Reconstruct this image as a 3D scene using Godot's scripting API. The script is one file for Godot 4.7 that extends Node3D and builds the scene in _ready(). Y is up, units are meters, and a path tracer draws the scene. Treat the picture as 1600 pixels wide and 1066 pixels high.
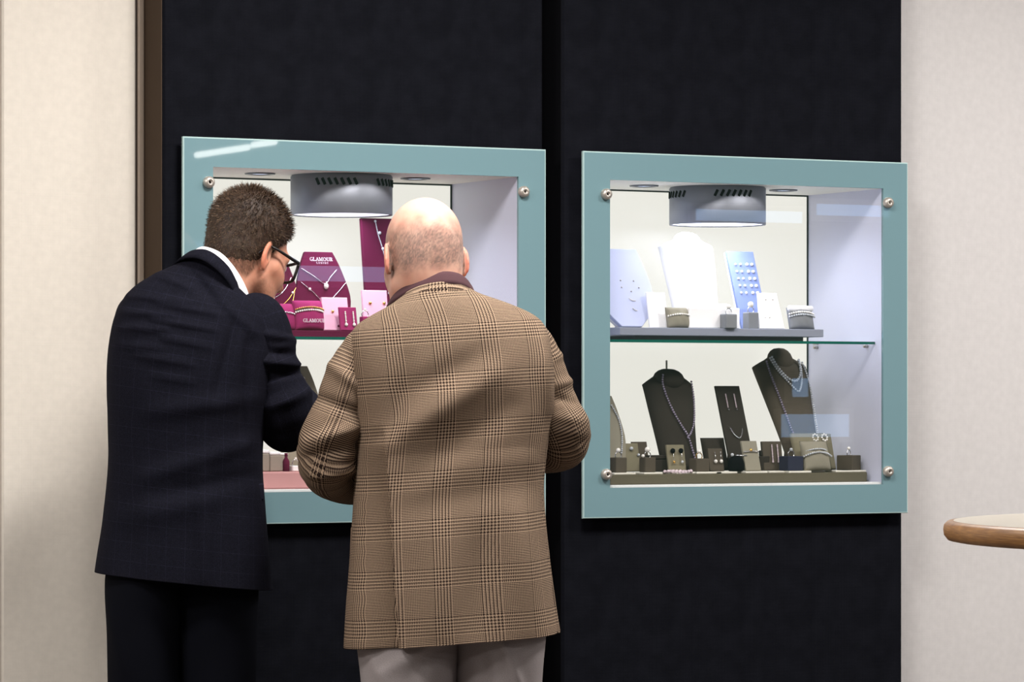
extends Node3D
# A jewellery corner in a hall: two lit wall vitrines in dark fabric panels and two men looking in.

const EXPOSURE := 1.0
const LAMP := 4.7
const DRUM := 0.16
# creases of the clothes: from, to, width, height of each fold
const FOLDS2 := [[0.1067, 1.3467, -0.1067, 1.2, 0.03, 0.0132], [0.1467, 1.28, -0.0533, 1.1467, 0.03, -0.0088], [-0.0667, 1.3867, -0.0933, 1.2267, 0.02, -0.0088], [0.0933, 1.3867, -0.0667, 1.3067, 0.03, -0.0088], [0.2133, 1.44, 0.224, 1.28, 0.012, 0.0088], [0.1733, 1.12, -0.0667, 1.0667, 0.035, -0.0066], [0.16, 1.0667, 0.1733, 0.8267, 0.03, 0.0132], [0.0933, 1.0267, 0.08, 0.8267, 0.03, -0.0088], [0.0133, 1.0133, 0, 0.8267, 0.03, 0.0066]]
const FOLDS2L := [[-0.2267, 1.3733, -0.1333, 1.3067, 0.012, 0.0088], [-0.2533, 1.3067, -0.1467, 1.2667, 0.012, -0.0088], [-0.28, 1.2133, -0.16, 1.2533, 0.014, 0.0110], [-0.2867, 1.18, -0.16, 1.2133, 0.012, -0.0110], [-0.2667, 1.1467, -0.1733, 1.16, 0.010, 0.0132], [-0.2, 1.4133, -0.1533, 1.28, 0.012, -0.0066]]
const FOLDS2R := [[0.2347, 1.3333, 0.2867, 1.3467, 0.010, 0.0049], [0.2347, 1.3067, 0.2867, 1.2933, 0.010, -0.0049], [0.24, 1.2667, 0.3, 1.26, 0.010, 0.0040], [0.2333, 1.3867, 0.26, 1.4067, 0.010, 0.0040], [0.24, 1.2133, 0.3067, 1.2133, 0.010, -0.0049]]
const FOLDS1 := [[-0.1156, 1.5218, 0.0136, 1.5054, 0.008, 0.006], [-0.0544, 1.5027, 0.0748, 1.4809, 0.007, 0.005], [-0.1279, 1.4864, -0.0272, 1.4782, 0.006, 0.006], [-0.068, 1.4701, 0.0612, 1.4483, 0.006, 0.006], [-0.1361, 1.4537, -0.0381, 1.4483, 0.006, 0.007], [-0.0476, 1.432, 0.0544, 1.4102, 0.006, 0.005], [-0.1429, 1.4184, -0.0544, 1.4088, 0.006, 0.006], [-0.102, 1.3939, 0.0136, 1.3748, 0.006, 0.006], [-0.068, 1.3503, 0.0136, 1.3395, 0.006, 0.004], [0.0136, 1.5653, 0.0816, 1.4905, 0.014, -0.010], [-0.0544, 1.5653, 0.0136, 1.5381, 0.010, 0.008], [0.068, 1.5109, 0.1497, 1.4429, 0.012, 0.006], [0.1088, 1.4701, 0.068, 1.3068, 0.012, -0.009], [0.1361, 1.4156, 0.1224, 1.2252, 0.012, -0.010], [-0.068, 1.2796, 0.1361, 1.3068, 0.02, 0.008], [-0.0816, 1.1435, 0.1224, 1.2116, 0.02, 0.009], [-0.0544, 1.1027, 0.1361, 1.1435, 0.02, -0.008], [-0.1224, 1.0619, 0.0544, 1.1027, 0.03, 0.008], [0.0408, 1.1435, 0.0408, 0.9259, 0.02, 0.010], [-0.1088, 1.0891, -0.1224, 0.9395, 0.03, -0.008]]
const FOLDS1R := [[0.1497, 1.4429, 0.2313, 1.4293, 0.008, 0.0088], [0.1361, 1.4088, 0.234, 1.3993, 0.008, -0.0088], [0.1293, 1.3884, 0.2381, 1.3748, 0.009, 0.0110], [0.1224, 1.3544, 0.2449, 1.3612, 0.009, -0.0088], [0.1497, 1.2796, 0.2585, 1.3204, 0.014, 0.0110]]

var M := {}
var names := {}
var last_rings := []
var last_uvs := []
var rng := RandomNumberGenerator.new()

# ---------------------------------------------------------------- naming and grouping
func numbered(called: String) -> String:
	var n: int = names.get(called, 0)
	names[called] = n + 1
	return called if n == 0 else "%s_%03d" % [called, n]

func tag(o: Node, label := "", category := "", group := "", kind := "") -> Node:
	if label: o.set_meta("label", label)
	if category: o.set_meta("category", category)
	if group: o.set_meta("group", group)
	if kind: o.set_meta("kind", kind)
	return o

func thing(called: String, label: String, category: String, at := Vector3.ZERO, group := "") -> Node3D:
	var o := Node3D.new()
	o.name = numbered(called)
	add_child(o)
	o.position = at
	tag(o, label, category, group)
	return o

func put(called: String, mesh: Mesh, m: Material, parent: Node = null) -> MeshInstance3D:
	var o := MeshInstance3D.new()
	o.mesh = mesh
	o.material_override = m
	o.cast_shadow = GeometryInstance3D.SHADOW_CASTING_SETTING_ON
	if parent == null:
		o.name = numbered(called)
		add_child(o)
	else:
		o.name = called
		parent.add_child(o, true)
	return o

# ---------------------------------------------------------------- shape helpers
func st0() -> SurfaceTool:
	var st := SurfaceTool.new()
	st.begin(Mesh.PRIMITIVE_TRIANGLES)
	return st

func done(st: SurfaceTool) -> ArrayMesh:
	st.generate_normals()
	return st.commit()

# corners counter-clockwise as seen from outside
func quad(st: SurfaceTool, a: Vector3, b: Vector3, c: Vector3, d: Vector3) -> void:
	for p in [a, c, b, a, d, c]:
		st.add_vertex(p)

func tri(st: SurfaceTool, a: Vector3, b: Vector3, c: Vector3) -> void:
	for p in [a, c, b]:
		st.add_vertex(p)

func box(st: SurfaceTool, lo: Vector3, hi: Vector3, r := 0.0, xf := Transform3D()) -> void:
	st.set_smooth_group(-1)
	var c := (lo + hi) * 0.5
	var h := (hi - lo) * 0.5
	r = minf(r, minf(h.x, minf(h.y, h.z)) * 0.9)
	var axes := [Vector3.RIGHT, Vector3.UP, Vector3.BACK]
	for k in 3:
		for s in [-1.0, 1.0]:
			var n: Vector3 = axes[k] * s
			var u: Vector3 = axes[(k + 1) % 3]
			var w: Vector3 = axes[(k + 2) % 3] * s
			var fc := c + n * h[k]
			var hu: float = h[(k + 1) % 3] - r
			var hw: float = h[(k + 2) % 3] - r
			quad(st, xf * (fc - u * hu - w * hw), xf * (fc + u * hu - w * hw), xf * (fc + u * hu + w * hw), xf * (fc - u * hu + w * hw))
	if r <= 0.0:
		return
	for k in 3:
		var a: Vector3 = axes[k]
		var i := (k + 1) % 3
		var j := (k + 2) % 3
		for s in [-1.0, 1.0]:
			for t in [-1.0, 1.0]:
				var p1: Vector3 = c + axes[i] * s * h[i] + axes[j] * t * (h[j] - r)
				var p2: Vector3 = c + axes[i] * s * (h[i] - r) + axes[j] * t * h[j]
				var e: Vector3 = a * (h[k] - r)
				if s * t > 0:
					quad(st, xf * (p1 - e), xf * (p2 - e), xf * (p2 + e), xf * (p1 + e))
				else:
					quad(st, xf * (p2 - e), xf * (p1 - e), xf * (p1 + e), xf * (p2 + e))
	for sx in [-1.0, 1.0]:
		for sy in [-1.0, 1.0]:
			for sz in [-1.0, 1.0]:
				var px := xf * (c + Vector3(sx * h.x, sy * (h.y - r), sz * (h.z - r)))
				var py := xf * (c + Vector3(sx * (h.x - r), sy * h.y, sz * (h.z - r)))
				var pz := xf * (c + Vector3(sx * (h.x - r), sy * (h.y - r), sz * h.z))
				if sx * sy * sz > 0: tri(st, px, py, pz)
				else: tri(st, px, pz, py)

func boxmesh(lo: Vector3, hi: Vector3, r := 0.0) -> ArrayMesh:
	var st := st0()
	box(st, lo, hi, r)
	return done(st)

func lathe(st: SurfaceTool, prof: Array, segs: int, xf := Transform3D(), smooth := true) -> void:
	st.set_smooth_group(0 if smooth else -1)
	for i in prof.size() - 1:
		for j in segs:
			var a := TAU * j / segs
			var b := TAU * (j + 1) / segs
			var p: Vector2 = prof[i]
			var q: Vector2 = prof[i + 1]
			var p0 := xf * Vector3(p.x * cos(a), p.y, -p.x * sin(a))
			var p1 := xf * Vector3(p.x * cos(b), p.y, -p.x * sin(b))
			var q0 := xf * Vector3(q.x * cos(a), q.y, -q.x * sin(a))
			var q1 := xf * Vector3(q.x * cos(b), q.y, -q.x * sin(b))
			if p.x < 1e-6: tri(st, p0, q1, q0)
			elif q.x < 1e-6: tri(st, p0, p1, q0)
			else: quad(st, p0, p1, q1, q0)

func ball(st: SurfaceTool, c: Vector3, r: float, segs := 10, sq := 1.0) -> void:
	var prof := []
	var n := maxi(4, segs / 2)
	for i in n + 1:
		var t := -PI / 2 + PI * i / n
		prof.append(Vector2(maxf(0.0, r * cos(t)) if i > 0 and i < n else 0.0, r * sin(t) * sq))
	lathe(st, prof, segs, Transform3D(Basis(), c))

func curve(pts: Array, n: int) -> Array:
	var out := []
	var m := pts.size() - 1
	for i in n + 1:
		var f := float(i) / n * m
		var k := mini(int(f), m - 1)
		var t := f - k
		var a = pts[maxi(k - 1, 0)]
		var b = pts[k]
		var c = pts[k + 1]
		var d = pts[mini(k + 2, m)]
		out.append(0.5 * ((2.0 * b) + (c - a) * t + (2.0 * a - 5.0 * b + 4.0 * c - d) * t * t + (3.0 * b - a - 3.0 * c + d) * t * t * t))
	return out

func frames(p: Array) -> Array:
	var out := []
	var up := Vector3(0.13, 0.2, 1).normalized()
	for i in p.size():
		var t: Vector3 = (p[mini(i + 1, p.size() - 1)] - p[maxi(i - 1, 0)]).normalized()
		var x := up - t * up.dot(t)
		if x.length() < 0.05: x = Vector3.UP - t * t.y
		x = x.normalized()
		out.append([x, t.cross(x), t])
		up = x
	return out

func tube(st: SurfaceTool, p: Array, r, segs := 8, caps := true, xf := Transform3D()) -> void:
	st.set_smooth_group(0)
	var f := frames(p)
	var rings := []
	for i in p.size():
		var ring := []
		var rr: float = r[i] if r is Array else r
		for j in segs:
			var a := TAU * j / segs
			ring.append(xf * (p[i] + (f[i][0] * cos(a) + f[i][1] * sin(a)) * rr))
		rings.append(ring)
	for i in p.size() - 1:
		for j in segs:
			var k := (j + 1) % segs
			quad(st, rings[i][j], rings[i][k], rings[i + 1][k], rings[i + 1][j])
	if caps:
		var e: int = p.size() - 1
		for j in segs:
			var k := (j + 1) % segs
			tri(st, xf * p[0], rings[0][k], rings[0][j])
			tri(st, xf * p[e], rings[e][j], rings[e][k])

# an outline in x, y made a slab from z = -thick to 0, edges chamfered
func slab(st: SurfaceTool, outline: PackedVector2Array, thick: float, ch := 0.001, xf := Transform3D()) -> void:
	st.set_smooth_group(-1)
	if Geometry2D.is_polygon_clockwise(outline):
		outline.reverse()
	var inner := Geometry2D.offset_polygon(outline, -ch)
	var fr: PackedVector2Array = inner[0] if inner.size() > 0 else outline
	if fr.size() != outline.size() or ch <= 0.0:
		fr = PackedVector2Array()
		var c := Vector2.ZERO
		for q in outline: c += q / outline.size()
		for q in outline: fr.append(q - (q - c).normalized() * ch)
	else:
		var best := 0
		for i in fr.size():
			if fr[i].distance_to(outline[0]) < fr[best].distance_to(outline[0]): best = i
		var turned := PackedVector2Array()
		for i in fr.size(): turned.append(fr[(best + i) % fr.size()])
		fr = turned
		if Geometry2D.is_polygon_clockwise(fr): fr = outline
	var t := Geometry2D.triangulate_polygon(fr)
	for i in range(0, t.size(), 3):
		var a := fr[t[i]]
		var b := fr[t[i + 1]]
		var c := fr[t[i + 2]]
		if (b - a).cross(c - a) < 0:
			var s := b
			b = c
			c = s
		tri(st, xf * Vector3(a.x, a.y, 0), xf * Vector3(b.x, b.y, 0), xf * Vector3(c.x, c.y, 0))
	t = Geometry2D.triangulate_polygon(outline)
	for i in range(0, t.size(), 3):
		var a := outline[t[i]]
		var b := outline[t[i + 1]]
		var c := outline[t[i + 2]]
		if (b - a).cross(c - a) > 0:
			var s := b
			b = c
			c = s
		tri(st, xf * Vector3(a.x, a.y, -thick), xf * Vector3(b.x, b.y, -thick), xf * Vector3(c.x, c.y, -thick))
	for i in outline.size():
		var k := (i + 1) % outline.size()
		var a := outline[i]
		var b := outline[k]
		quad(st, xf * Vector3(a.x, a.y, -thick), xf * Vector3(b.x, b.y, -thick), xf * Vector3(b.x, b.y, -ch), xf * Vector3(a.x, a.y, -ch))
		quad(st, xf * Vector3(a.x, a.y, -ch), xf * Vector3(b.x, b.y, -ch), xf * Vector3(fr[k].x, fr[k].y, 0), xf * Vector3(fr[i].x, fr[i].y, 0))

# a rectangular ring (outer rect minus opening) from z0 to z1
func ring_plate(st: SurfaceTool, o: Rect2, i: Rect2, z0: float, z1: float, ch := 0.0) -> void:
	st.set_smooth_group(-1)
	var A := [o.position, Vector2(o.end.x, o.position.y), o.end, Vector2(o.position.x, o.end.y)]
	var g := o.grow(-ch)
	var F := [g.position, Vector2(g.end.x, g.position.y), g.end, Vector2(g.position.x, g.end.y)]
	var B := [i.position, Vector2(i.end.x, i.position.y), i.end, Vector2(i.position.x, i.end.y)]
	for k in 4:
		var n := (k + 1) % 4
		var a: Vector2 = A[k]
		var b: Vector2 = A[n]
		var fa: Vector2 = F[k]
		var fb: Vector2 = F[n]
		var c: Vector2 = B[k]
		var d: Vector2 = B[n]
		quad(st, Vector3(fa.x, fa.y, z1), Vector3(fb.x, fb.y, z1), Vector3(d.x, d.y, z1), Vector3(c.x, c.y, z1))
		quad(st, Vector3(b.x, b.y, z0), Vector3(a.x, a.y, z0), Vector3(c.x, c.y, z0), Vector3(d.x, d.y, z0))
		quad(st, Vector3(a.x, a.y, z0), Vector3(b.x, b.y, z0), Vector3(b.x, b.y, z1 - ch), Vector3(a.x, a.y, z1 - ch))
		if ch > 0.0:
			quad(st, Vector3(a.x, a.y, z1 - ch), Vector3(b.x, b.y, z1 - ch), Vector3(fb.x, fb.y, z1), Vector3(fa.x, fa.y, z1))
		quad(st, Vector3(d.x, d.y, z0), Vector3(c.x, c.y, z0), Vector3(c.x, c.y, z1), Vector3(d.x, d.y, z1))

# ---------------------------------------------------------------- materials
func mat(c: Color, rough := 0.7, metal := 0.0, spec := 0.5) -> StandardMaterial3D:
	var m := StandardMaterial3D.new()
	m.albedo_color = c
	m.roughness = rough
	m.metallic = metal
	m.metallic_specular = spec
	return m

func c8(r: int, g: int, b: int) -> Color:
	return Color(r / 255.0, g / 255.0, b / 255.0)

func noise_tex(freq: float, seed_: int, lo: Color, hi: Color, size := 256, oct := 4) -> NoiseTexture2D:
	var n := FastNoiseLite.new()
	n.noise_type = FastNoiseLite.TYPE_SIMPLEX_SMOOTH
	n.frequency = freq
	n.seed = seed_
	n.fractal_octaves = oct
	var t := NoiseTexture2D.new()
	t.width = size
	t.height = size
	t.seamless = true
	t.noise = n
	var g := Gradient.new()
	g.set_color(0, lo)
	g.set_color(1, hi)
	t.color_ramp = g
	return t

func tri_uv(m: StandardMaterial3D, s: float) -> void:
	m.uv1_triplanar = true
	m.uv1_world_triplanar = true
	m.uv1_scale = Vector3(s, s, s)

# plain-weave relief for stretched fabric
func weave_image(n: int, period: int, rnd: int) -> ImageTexture:
	var r := RandomNumberGenerator.new()
	r.seed = rnd
	var im := Image.create(n, n, false, Image.FORMAT_RGB8)
	var jitter := []
	for i in n: jitter.append(r.randf_range(-0.12, 0.12))
	for y in n:
		for x in n:
			var a: float = 0.5 + 0.25 * sin(TAU * x / period) + 0.25 * sin(TAU * y / period) + jitter[x] + jitter[(y * 7 + 3) % n] + r.randf_range(-0.1, 0.1)
			im.set_pixel(x, y, Color(a, a, a))
	return ImageTexture.create_from_image(im)

# glen check: warp and weft run 4 dark 4 light, then 2 dark 2 light, in a 2/2 twill
func glen_image(light: Color, dark: Color, px: int, rnd: int) -> ImageTexture:
	var r := RandomNumberGenerator.new()
	r.seed = rnd
	var seq := []
	for k in 6: seq.append_array([1, 1, 1, 1, 0, 0, 0, 0])
	for k in 18: seq.append_array([1, 1, 0, 0])
	var n := seq.size()
	var im := Image.create(n * px, n * px, false, Image.FORMAT_RGB8)
	for y in n:
		for x in n:
			var warp := (x + y) % 4 < 2
			var d: int = seq[x] if warp else seq[y]
			var c := dark if d else light
			for j in px:
				for i in px:
					var k := 1.0 + r.randf_range(-0.16, 0.16)
					im.set_pixel(x * px + i, y * px + j, Color(c.r * k, c.g * k, c.b * k))
	return ImageTexture.create_from_image(im)

func suit_image(base: Color, line: Color, n: int, rnd: int) -> ImageTexture:
	var r := RandomNumberGenerator.new()
	r.seed = rnd
	var im := Image.create(n, n, false, Image.FORMAT_RGB8)
	for y in n:
		for x in n:
			var k := 1.0 + r.randf_range(-0.35, 0.35)
			var c := base
			if x % 64 < 2 or y % 64 < 2: c = base.lerp(line, 0.5)
			if x % 64 in [20, 42] or y % 64 in [20, 42]: c = base.lerp(line, 0.22)
			im.set_pixel(x, y, Color(c.r * k, c.g * k, c.b * k))
	return ImageTexture.create_from_image(im)

func make_materials() -> void:
	M.far_wall = mat(c8(92, 84, 77), 0.9)
	M.cream = mat(c8(226, 218, 208), 0.85, 0.0, 0.25)
	M.cream.albedo_texture = noise_tex(0.02, 3, c8(246, 246, 246), Color.WHITE)
	M.cream.heightmap_enabled = true
	M.cream.heightmap_texture = weave_image(256, 4, 11)
	M.cream.heightmap_scale = 0.03
	tri_uv(M.cream, 6.0)
	M.white_wall = mat(c8(219, 215, 215), 0.85, 0.0, 0.25)
	M.white_wall.albedo_texture = M.cream.albedo_texture
	M.white_wall.heightmap_enabled = true
	M.white_wall.heightmap_texture = M.cream.heightmap_texture
	M.white_wall.heightmap_scale = 0.03
	tri_uv(M.white_wall, 6.0)
	M.fabric = mat(c8(23, 24, 30), 0.95, 0.0, 0.12)
	M.fabric.albedo_texture = noise_tex(0.012, 5, c8(215, 215, 215), Color.WHITE)
	M.fabric.heightmap_enabled = true
	M.fabric.heightmap_texture = weave_image(256, 4, 12)
	M.fabric.heightmap_scale = 0.05
	tri_uv(M.fabric, 5.0)
	M.trim = mat(c8(168, 152, 138), 0.5, 0.1)
	M.seam = mat(c8(52, 42, 34), 0.7)
	M.brown_edge = mat(c8(72, 60, 50), 0.9, 0.0, 0.2)
	M.ceiling = mat(c8(236, 232, 226), 0.9)
	M.floor = mat(c8(96, 88, 82), 0.95)
	M.floor.albedo_texture = noise_tex(0.05, 8, c8(190, 190, 190), Color.WHITE)
	tri_uv(M.floor, 1.5)
	M.paint = mat(c8(117, 148, 156), 0.015, 0.0, 0.5)
	M.edge_glint = mat(c8(180, 206, 206), 0.2, 0.0, 0.5)  # paler than the border: the edge reflection is put into the colour
	M.pane = mat(Color(0.6, 0.8, 0.75, 0.008), 0.0, 0.0, 0.5)
	M.pane.transparency = BaseMaterial3D.TRANSPARENCY_ALPHA
	M.shelf = mat(Color(0.45, 0.75, 0.65, 0.06), 0.0, 0.0, 0.5)
	M.shelf.transparency = BaseMaterial3D.TRANSPARENCY_ALPHA
	M.shelf_edge = mat(c8(16, 92, 78), 0.15)
	M.side = mat(c8(208, 210, 230), 0.35, 0.0, 0.5)
	M.niche_top = mat(c8(244, 242, 230), 0.6)
	M.niche_floor = mat(c8(236, 236, 236), 0.4)
	M.dark_line = mat(c8(30, 44, 40), 0.6)
	M.drum = mat(c8(140, 143, 154), 0.5, 0.6)
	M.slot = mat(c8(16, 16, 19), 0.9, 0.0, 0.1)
	M.dim_steel = mat(c8(96, 98, 104), 0.35, 0.8)
	M.steel = mat(c8(190, 184, 178), 0.3, 0.9)
	M.bolt = mat(c8(188, 180, 172), 0.35, 0.55)
	M.pearl = mat(c8(240, 236, 230), 0.18, 0.0, 0.6)
	M.pearl_pink = mat(c8(214, 196, 204), 0.2, 0.0, 0.6)
	M.pearl_mauve = mat(c8(132, 122, 142), 0.22, 0.0, 0.6)
	M.pearl_grey = mat(c8(196, 200, 206), 0.2, 0.0, 0.6)
	M.silver = mat(c8(222, 222, 226), 0.2, 0.95)
	M.gold = mat(c8(226, 180, 104), 0.25, 0.95)
	M.velvet_black = cloth(c8(52, 48, 43))
	M.velvet_olive = cloth(c8(124, 118, 98))
	M.velvet_brown = cloth(c8(82, 75, 65))
	M.velvet_taupe = cloth(c8(140, 135, 120))
	M.velvet_navy = cloth(c8(48, 50, 66))
	M.velvet_grey = cloth(c8(128, 130, 134))
	M.plinth_dark = cloth(c8(92, 87, 72))
	M.tray_grey = cloth(c8(140, 144, 158))
	M.tray_dark = cloth(c8(80, 84, 84))
	M.velvet_blue = cloth(c8(118, 132, 176))
	M.velvet_pale = cloth(c8(188, 194, 222))
	M.velvet_white = cloth(c8(244, 244, 248))
	M.card_white = mat(c8(248, 246, 246), 0.6)
	M.paper = mat(c8(226, 222, 210), 0.7)
	M.burgundy = cloth(c8(88, 20, 52))
	M.burgundy_soft = cloth(c8(150, 46, 98))
	M.pink = mat(c8(240, 186, 214), 0.6)
	M.pink_felt = cloth(c8(196, 146, 146))
	M.stone_grey = cloth(c8(150, 140, 130))
	M.lettering = mat(c8(226, 214, 226), 0.4)
	M.glow_back = mat(c8(96, 96, 93), 0.5)
	M.glow_back.emission_enabled = true
	M.glow_back.emission = c8(244, 242, 232)
	M.glow_back.emission_energy_multiplier = 0.94
	M.table_top = mat(c8(214, 206, 192), 0.35)
	M.wood = mat(c8(192, 140, 78), 0.42)
	M.wood.albedo_texture = noise_tex(0.04, 21, c8(150, 128, 104), Color.WHITE)
	M.wood.uv1_triplanar = true
	M.wood.uv1_scale = Vector3(2, 40, 2)
	M.tweed = mat(Color.WHITE, 0.95, 0.0, 0.2)
	M.tweed.albedo_texture = glen_image(c8(166, 143, 122), c8(40, 29, 26), 4, 31)
	M.suit = mat(Color.WHITE, 0.9, 0.0, 0.12)
	M.suit.albedo_texture = suit_image(c8(24, 24, 32), c8(38, 38, 52), 256, 32)
	M.suit_trousers = mat(c8(16, 17, 23), 0.92, 0.0, 0.12)
	M.flannel = mat(c8(176, 167, 168), 0.95, 0.0, 0.2)
	M.flannel.albedo_texture = noise_tex(0.2, 33, c8(200, 200, 200), Color.WHITE)
	tri_uv(M.flannel, 8.0)
	M.shirt = mat(c8(238, 240, 246), 0.8)
	M.knit = mat(c8(74, 46, 52), 0.95)
	M.skin = mat(Color.WHITE, 0.5, 0.0, 0.4)
	M.skin.vertex_color_use_as_albedo = true
	M.skin.subsurf_scatter_enabled = true
	M.skin.subsurf_scatter_strength = 0.12
	M.hair = mat(Color.WHITE, 0.6, 0.0, 0.4)
	M.hair.vertex_color_use_as_albedo = true
	M.frame_black = mat(c8(20, 19, 20), 0.3)
	M.leather = mat(c8(40, 30, 26), 0.4)

func cloth(c: Color) -> StandardMaterial3D:
	var m := mat(c, 0.92, 0.0, 0.2)
	m.rim_enabled = true
	m.rim = 0.08
	m.rim_tint = 0.6
	return m

# ---------------------------------------------------------------- the hall
func lamp_panel(called: String, label: String, at: Vector3, size: Vector2, energy: float, col: Color, group: String, glow := 2.5) -> void:
	var t := thing(called, label, "ceiling light", at, group)
	var st := st0()
	ring_plate(st, Rect2(-size / 2 - Vector2(0.04, 0.04), size + Vector2(0.08, 0.08)), Rect2(-size / 2, size), -0.012, 0.03, 0.004)
	var fr := put("frame", done(st), M.steel, t)
	fr.rotation.x = PI / 2
	var gm := mat(col, 0.6)
	gm.emission_enabled = true
	gm.emission = col
	gm.emission_energy_multiplier = glow
	put("diffuser", boxmesh(Vector3(-size.x / 2, -0.008, -size.y / 2), Vector3(size.x / 2, 0.012, size.y / 2)), gm, t)
	var l := AreaLight3D.new()
	l.name = "panel_light"
	l.area_size = size
	l.light_color = col
	l.light_energy = energy
	l.area_range = 40.0
	l.shadow_enabled = true
	l.rotation.x = -PI / 2
	l.position.y = -0.02
	t.add_child(l)

func build_hall() -> void:
	# z = -0.133 is the face of the light walls, the dark unit stands proud of them
	var left := Node3D.new()
	left.name = "wall_left"
	add_child(left)
	tag(left, "cream wall panels at the left of the dark showcase unit", "wall", "", "structure")
	put("cream_panel", boxmesh(Vector3(-1.2085, 0.0, -0.5), Vector3(-0.8905, 3.0, -0.133), 0.004), M.cream, left)
	put("cream_panel", boxmesh(Vector3(-7.0, 0.0, -0.5), Vector3(-1.224, 3.0, -0.133), 0.004), M.cream, left)
	put("joint", boxmesh(Vector3(-1.224, 0.0, -0.5), Vector3(-1.2085, 3.0, -0.16)), M.seam, left)
	put("joint", boxmesh(Vector3(-0.8905, 0.0, -0.5), Vector3(-0.885, 3.0, -0.14)), M.seam, left)
	put("corner_trim", boxmesh(Vector3(-0.885, 0.0, -0.5), Vector3(-0.8702, 3.0, -0.131), 0.002), M.trim, left)
	tag(put("wall_right", boxmesh(Vector3(1.125, 0.0, -0.5), Vector3(14.0, 3.0, -0.133), 0.004), M.white_wall), "pale wall at the right of the dark showcase unit", "wall", "", "structure")
	tag(put("wall_behind", boxmesh(Vector3(-0.93, 0.0, -0.56), Vector3(1.2, 3.0, -0.5)), M.seam), "dark wall closing the gap behind the showcase unit", "wall", "", "structure")
	for w in [["wall_south", Vector3(-7.0, 0, 14.0), Vector3(14.0, 3.0, 14.2), "far brown wall of the hall with small windows"], ["wall_west", Vector3(-7.2, 0, -0.5), Vector3(-7.0, 3.0, 14.2), "plain brown side wall of the hall"], ["wall_east", Vector3(14.0, 0, -0.5), Vector3(14.2, 3.0, 14.2), "plain brown side wall at the far right of the hall"]]:
		tag(put(w[0], boxmesh(w[1], w[2]), M.far_wall), w[3], "wall", "", "structure")
	tag(put("floor", boxmesh(Vector3(-7.2, -0.2, -0.56), Vector3(14.2, 0.0, 14.2)), M.floor), "grey brown carpet floor of the hall", "floor", "", "structure")
	tag(put("ceiling", boxmesh(Vector3(-7.2, 3.0, -0.56), Vector3(14.2, 3.2, 14.2)), M.ceiling), "plain white ceiling of the hall", "ceiling", "", "structure")

	# the two dark fabric panels
	for k in 2:
		var x0: float = [-0.868, 0.15][k]
		var x1: float = [0.0995, 1.1165][k]
		var cx: float = [-0.3705, 0.651][k]
		var st := st0()
		ring_plate(st, Rect2(x0, 0.02, x1 - x0, 2.97), Rect2(cx - 0.401, 1.078, 0.802, 0.759), -0.49, -0.03, 0.006)
		var p := put("fabric_panel", done(st), M.fabric)
		if k == 0: put("edge_or_shade_board", boxmesh(Vector3(-0.87, 0.02, -0.3), Vector3(-0.868, 2.99, -0.034)), M.brown_edge, p)
		if k == 1: put("edge_or_shade_board", boxmesh(Vector3(0.1485, 0.02, -0.48), Vector3(0.15, 2.99, -0.034)), M.slot, p)  # added black strip: painted shade that darkens the gap between the panels
		tag(p, ["dark navy fabric wall panel around the left display window with red jewellery stands", "dark navy fabric wall panel around the right display window with white and black busts"][k], "wall panel", "dark fabric wall panels")

	# general light: ceiling panels, the first one added only to brighten the left wall
	var warm := Color(1.0, 0.985, 0.965)
	var n := 0
	for s in [[-4.6, 1.7, 1.7], [-2.7, 1.6, 1.15], [-0.55, 1.4, 1.35], [1.5, 1.6, 1.25], [3.7, 1.6, 1.1], [-3.2, 5.2, 0.8], [1.2, 5.2, 0.8], [5.6, 5.2, 0.8], [-1.0, 9.0, 0.7], [4.5, 9.0, 0.7]]:
		lamp_panel("ceiling_light", "square white panel light set in the hall ceiling", Vector3(s[0], 2.985, s[1]), Vector2(0.6, 0.6), s[2] * LAMP, warm, "square ceiling panel lights")
	for s in [[4.435, 11.98, 0.75], [4.385, 11.27, 0.3]]:
		var t := thing("pendant_light", "slim white tube light hanging from the hall ceiling near the far windows", "pendant light", Vector3(s[0], 2.745, s[1]), "tube pendants near the far windows")
		var gm := mat(warm, 0.5)
		gm.emission_enabled = true
		gm.emission = warm
		gm.emission_energy_multiplier = 14.0
		var st := st0()
		tube(st, [Vector3(0, 0, -s[2] / 2), Vector3(0, 0, s[2] / 2)], 0.018, 10)
		put("tube", done(st), gm, t)
		for e in [-1.0, 1.0]:
			var h := st0()
			tube(h, [Vector3(0, 0.016, e * s[2] * 0.4), Vector3(0, 0.256, e * s[2] * 0.4)], 0.002, 6)
			put("cord", done(h), M.steel, t)
	# far windows with daylight behind them, in the south wall: seen only in the glass
	var wn := 0
	for w in [Rect2(5.0, 2.07, 0.18, 0.24), Rect2(5.82, 2.07, 0.66, 0.1), Rect2(8.82, 2.53, 0.86, 0.08), Rect2(9.8, 2.59, 0.6, 0.08), Rect2(9.6, 1.32, 0.13, 0.13), Rect2(9.51, 1.04, 0.56, 0.16)]:
		wn += 1
		var t := Node3D.new()
		t.name = "window_%d" % wn
		add_child(t)
		t.position = Vector3(w.position.x + w.size.x / 2, w.position.y, 13.98)
		tag(t, "small bluish daylight window in the far wall of the hall", "window", "far wall windows", "structure")
		var gm := mat(c8(190, 215, 245), 0.3)
		gm.emission_enabled = true
		gm.emission = c8(150, 195, 245)
		gm.emission_energy_multiplier = 2.3
		put("window_pane", boxmesh(Vector3(-w.size.x / 2, 0, -0.02), Vector3(w.size.x / 2, w.size.y, 0.0)), gm, t)
		var st := st0()
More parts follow.
